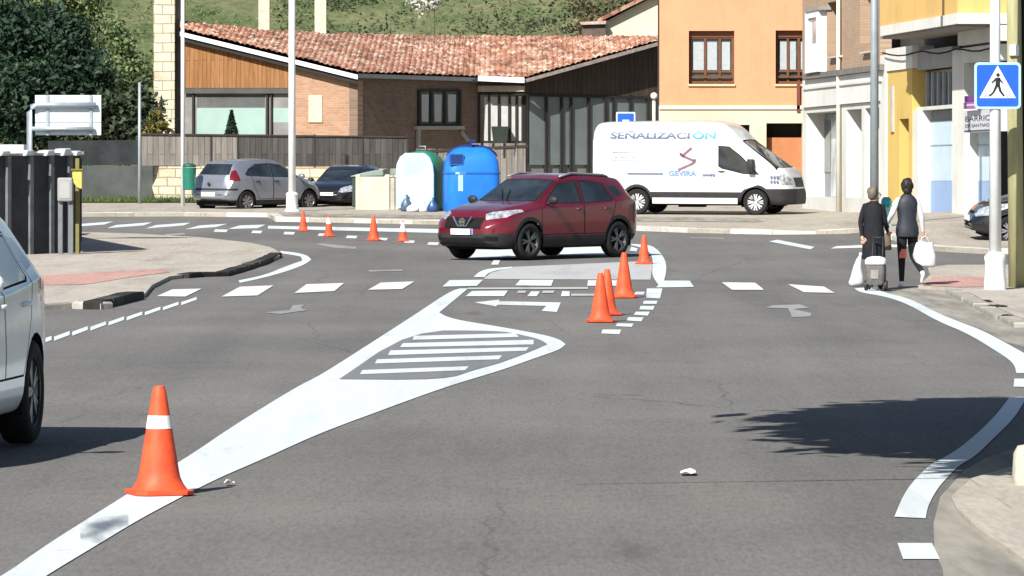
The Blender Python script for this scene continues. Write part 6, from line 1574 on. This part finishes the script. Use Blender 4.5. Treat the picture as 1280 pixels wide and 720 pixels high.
midleaf = foliage('leaf_mid', (.03,.06,.015), (.12,.16,.045), .8, .25)
oliveleaf = foliage('leaf_olive', (.06,.095,.03), (.22,.27,.11), .9, .3)
scrubleaf = foliage('leaf_scrub', (.028,.046,.02), (.095,.115,.06), .5, .2)
brownleaf = foliage('leaf_brown', (.05,.045,.02), (.17,.14,.08), .6, .2)
cyp = foliage('leaf_cypress', (.006,.018,.014), (.02,.045,.03), 2, .08)
def pos(px, py, Y): p = P(px, py, Y); return (p.x, p.y, p.z)
tree('broadleaf_tree', 'big dark blue green tree behind the white direction board', 'tree', ((20-CX)/F*151, 151, 1.49),
     [(pos(25,75,151),(2.3,1.8,1.5)), (pos(-40,60,152),(2.2,2,1.9)), (pos(85,105,150.5),(1.4,1.3,1.0)), (pos(50,140,150.5),(2.2,1.4,1.0)), (pos(112,140,151),(.9,1,.8)), (pos(5,125,150),(1.6,1.3,1.2)), (pos(60,55,151.5),(1.2,1.2,.9))], 30000, .105, darkleaf, .22, .24, 3)
tree('broadleaf_tree', 'yellow green tree above the dark tree at the top left corner', 'tree', ((60-CX)/F*170, 170, hillz(-16.5,170)),
     [(pos(30,5,170),(2.4,1.8,1.4)), (pos(70,2,171),(1.8,1.8,1.2)), (pos(45,38,170.5),(1.7,1.5,1.2)), (pos(-30,-10,171),(2.2,1.8,1.8))], 16000, .105, oliveleaf, .18, .26, 5)
tree('shrub', 'bright green bush on the slope between the dark tree and the stone pillar', 'shrub', ((150-CX)/F*169, 169, hillz(-13.8,169)),
     [(pos(143,85,169),(1.0,1.0,.9)), (pos(165,98,168.5),(.8,.9,.6)), (pos(135,55,169.5),(.8,.8,.8))], 5200, .095, foliage('leaf_light', (.07,.11,.04), (.21,.27,.12), .9, .3), .07, .2, 8)
tree('shrub', 'grey shadowy bush over the black screen panel left of the stone pillar', 'shrub', ((150-CX)/F*149, 149, 1.49),
     [(pos(140,150,149),(1.0,.8,.7)), (pos(165,140,149.4),(.7,.7,.8)), (pos(120,165,149),(.8,.7,.5)), (pos(182,158,149),(.45,.6,.6))], 4200, .11, foliage('leaf_grey', (.018,.030,.016), (.06,.082,.045), 1, .1), .07, .2, 9)
tree('climber', 'small ochre green climber at the foot of the stone pillar', 'plant', ((196-CX)/F*144.6, 144.6, 1.49),
     [(pos(193,145,144.6),(.13,.15,.35)), (pos(201,158,144.6),(.2,.15,.25)), (pos(190,163,144.6),(.15,.15,.25))], 420, .06, foliage('leaf_ochre', (.06,.06,.01), (.26,.22,.06), 2, .2), .02, .07, 10)
tc = thing('cypress', 'small clipped cone cypress before the mint window blind', 'plant', ((289.5-CX)/F*146.5, 146.5, 1.49))
m = MB(); m.tube([(0,0,-.1),(0,0,2.2)], [.05,.03], 8); m.build('trunk', barkM, tc, True)
def cone_s(n, g):
    h = g.random(n)**.8; a = g.random(n)*6.283; r = (1-h)*.30*(.75+.3*g.random(n)); z0 = zc(182,146.5); z1 = zc(138,146.5)
    return np.stack([tc.location.x+r*np.cos(a), 146.5+r*np.sin(a), z0+h*(z1-z0)], 1)
leaf_obj('crown', leaves(2600, cone_s, .05, .4, 12), cyp, tc)
# pale slim sapling with a blossom tuft over the ridge
tree('sapling', 'pale slim sapling with a white blossom tuft above the roof ridge', 'tree', ((543-CX)/F*176, 176, hillz(-2.8,176)),
     [(pos(523,4,176),(.35,.3,.25)), (pos(543,-6,176),(.4,.3,.3)), (pos(536,8,176),(.25,.25,.2))], 330, .09, foliage('leaf_blossom', (.30,.30,.24), (.62,.62,.55), 2, .2), .05, .12, 14)
# scrub on the slope: one mass
def scrub(x0, x1, y0, y1, n, hgt, cl):
    def f(k, g):
        c = int(k/30); x = x0+(x1-x0)*g.random(c); y = y0+(y1-y0)*g.random(c); s = .5+g.random(c)
        z = np.array([hillz(a, b) for a, b in zip(x, y)])
        p = np.stack([x, y, z+.15*s], 1)[:,None,:]+np.abs(g.normal(size=(c,30,3)))*np.array([0,0,hgt])*s[:,None,None]+g.normal(size=(c,30,3))*np.array([cl,cl,.05])*s[:,None,None]
        return p.reshape(-1,3)
    return f
o = leaf_obj('hillside_scrub', leaves(21000, scrub(-9,22,172,200,0,.28,.42), .085, .5, 21), scrubleaf); kind(o, 'stuff', 'dark green scrub covering the slope behind the long roof', 'scrub')
o = leaf_obj('hillside_scrub', leaves(7000, scrub(2,9,171,186,0,.3,.3), .11, .55, 23), brownleaf); kind(o, 'stuff', 'brownish dry scrub on the slope left of the cream gable', 'scrub')
o = leaf_obj('hillside_grass', leaves(9000, scrub(-22,-8,168,200,0,.10,.30), .07, .35, 22), oliveleaf); kind(o, 'stuff', 'light green tufted grass on the slope left of the roof', 'grass')
# foreground street tree outside the frame: it throws the big shadow on the right lane
tree('street_tree', 'leafy street tree whose crown shades the right lane in the foreground', 'tree', (7.6, 29.0, zg(7.6,29)),
     [((1.50,32.4,5.5),(2.3,3.6,.8)), ((3.80,31.5,5.8),(2.6,4.2,.9)), ((0.70,34.0,5.2),(1.0,1.1,.3)), ((0.05,33.9,5.0),(.8,.15,.15)), ((0.45,32.0,4.9),(1.1,.25,.18)), ((0.90,30.6,5.2),(.9,.8,.3)), ((6.10,32.5,6),(2.4,3.5,1.0)), ((1.10,29.2,5.0),(1.0,.2,.15)), ((2.60,27.9,4.9),(2.3,1.3,.35)), ((0.50,33.2,5.3),(.8,1.2,.3)), ((1.80,34.8,5.6),(1.5,1.6,.4)), ((4.20,35.6,6.0),(2.4,1.4,.5)), ((0.60,30.0,4.9),(1.0,.25,.2))],
     44000, .19, midleaf, .2, .2, 31, twigs=[(3.2,27.4,5.3),(1.2,26.6,5.2),(-.6,26.4,5.1),(-2.4,26.1,5.0)])
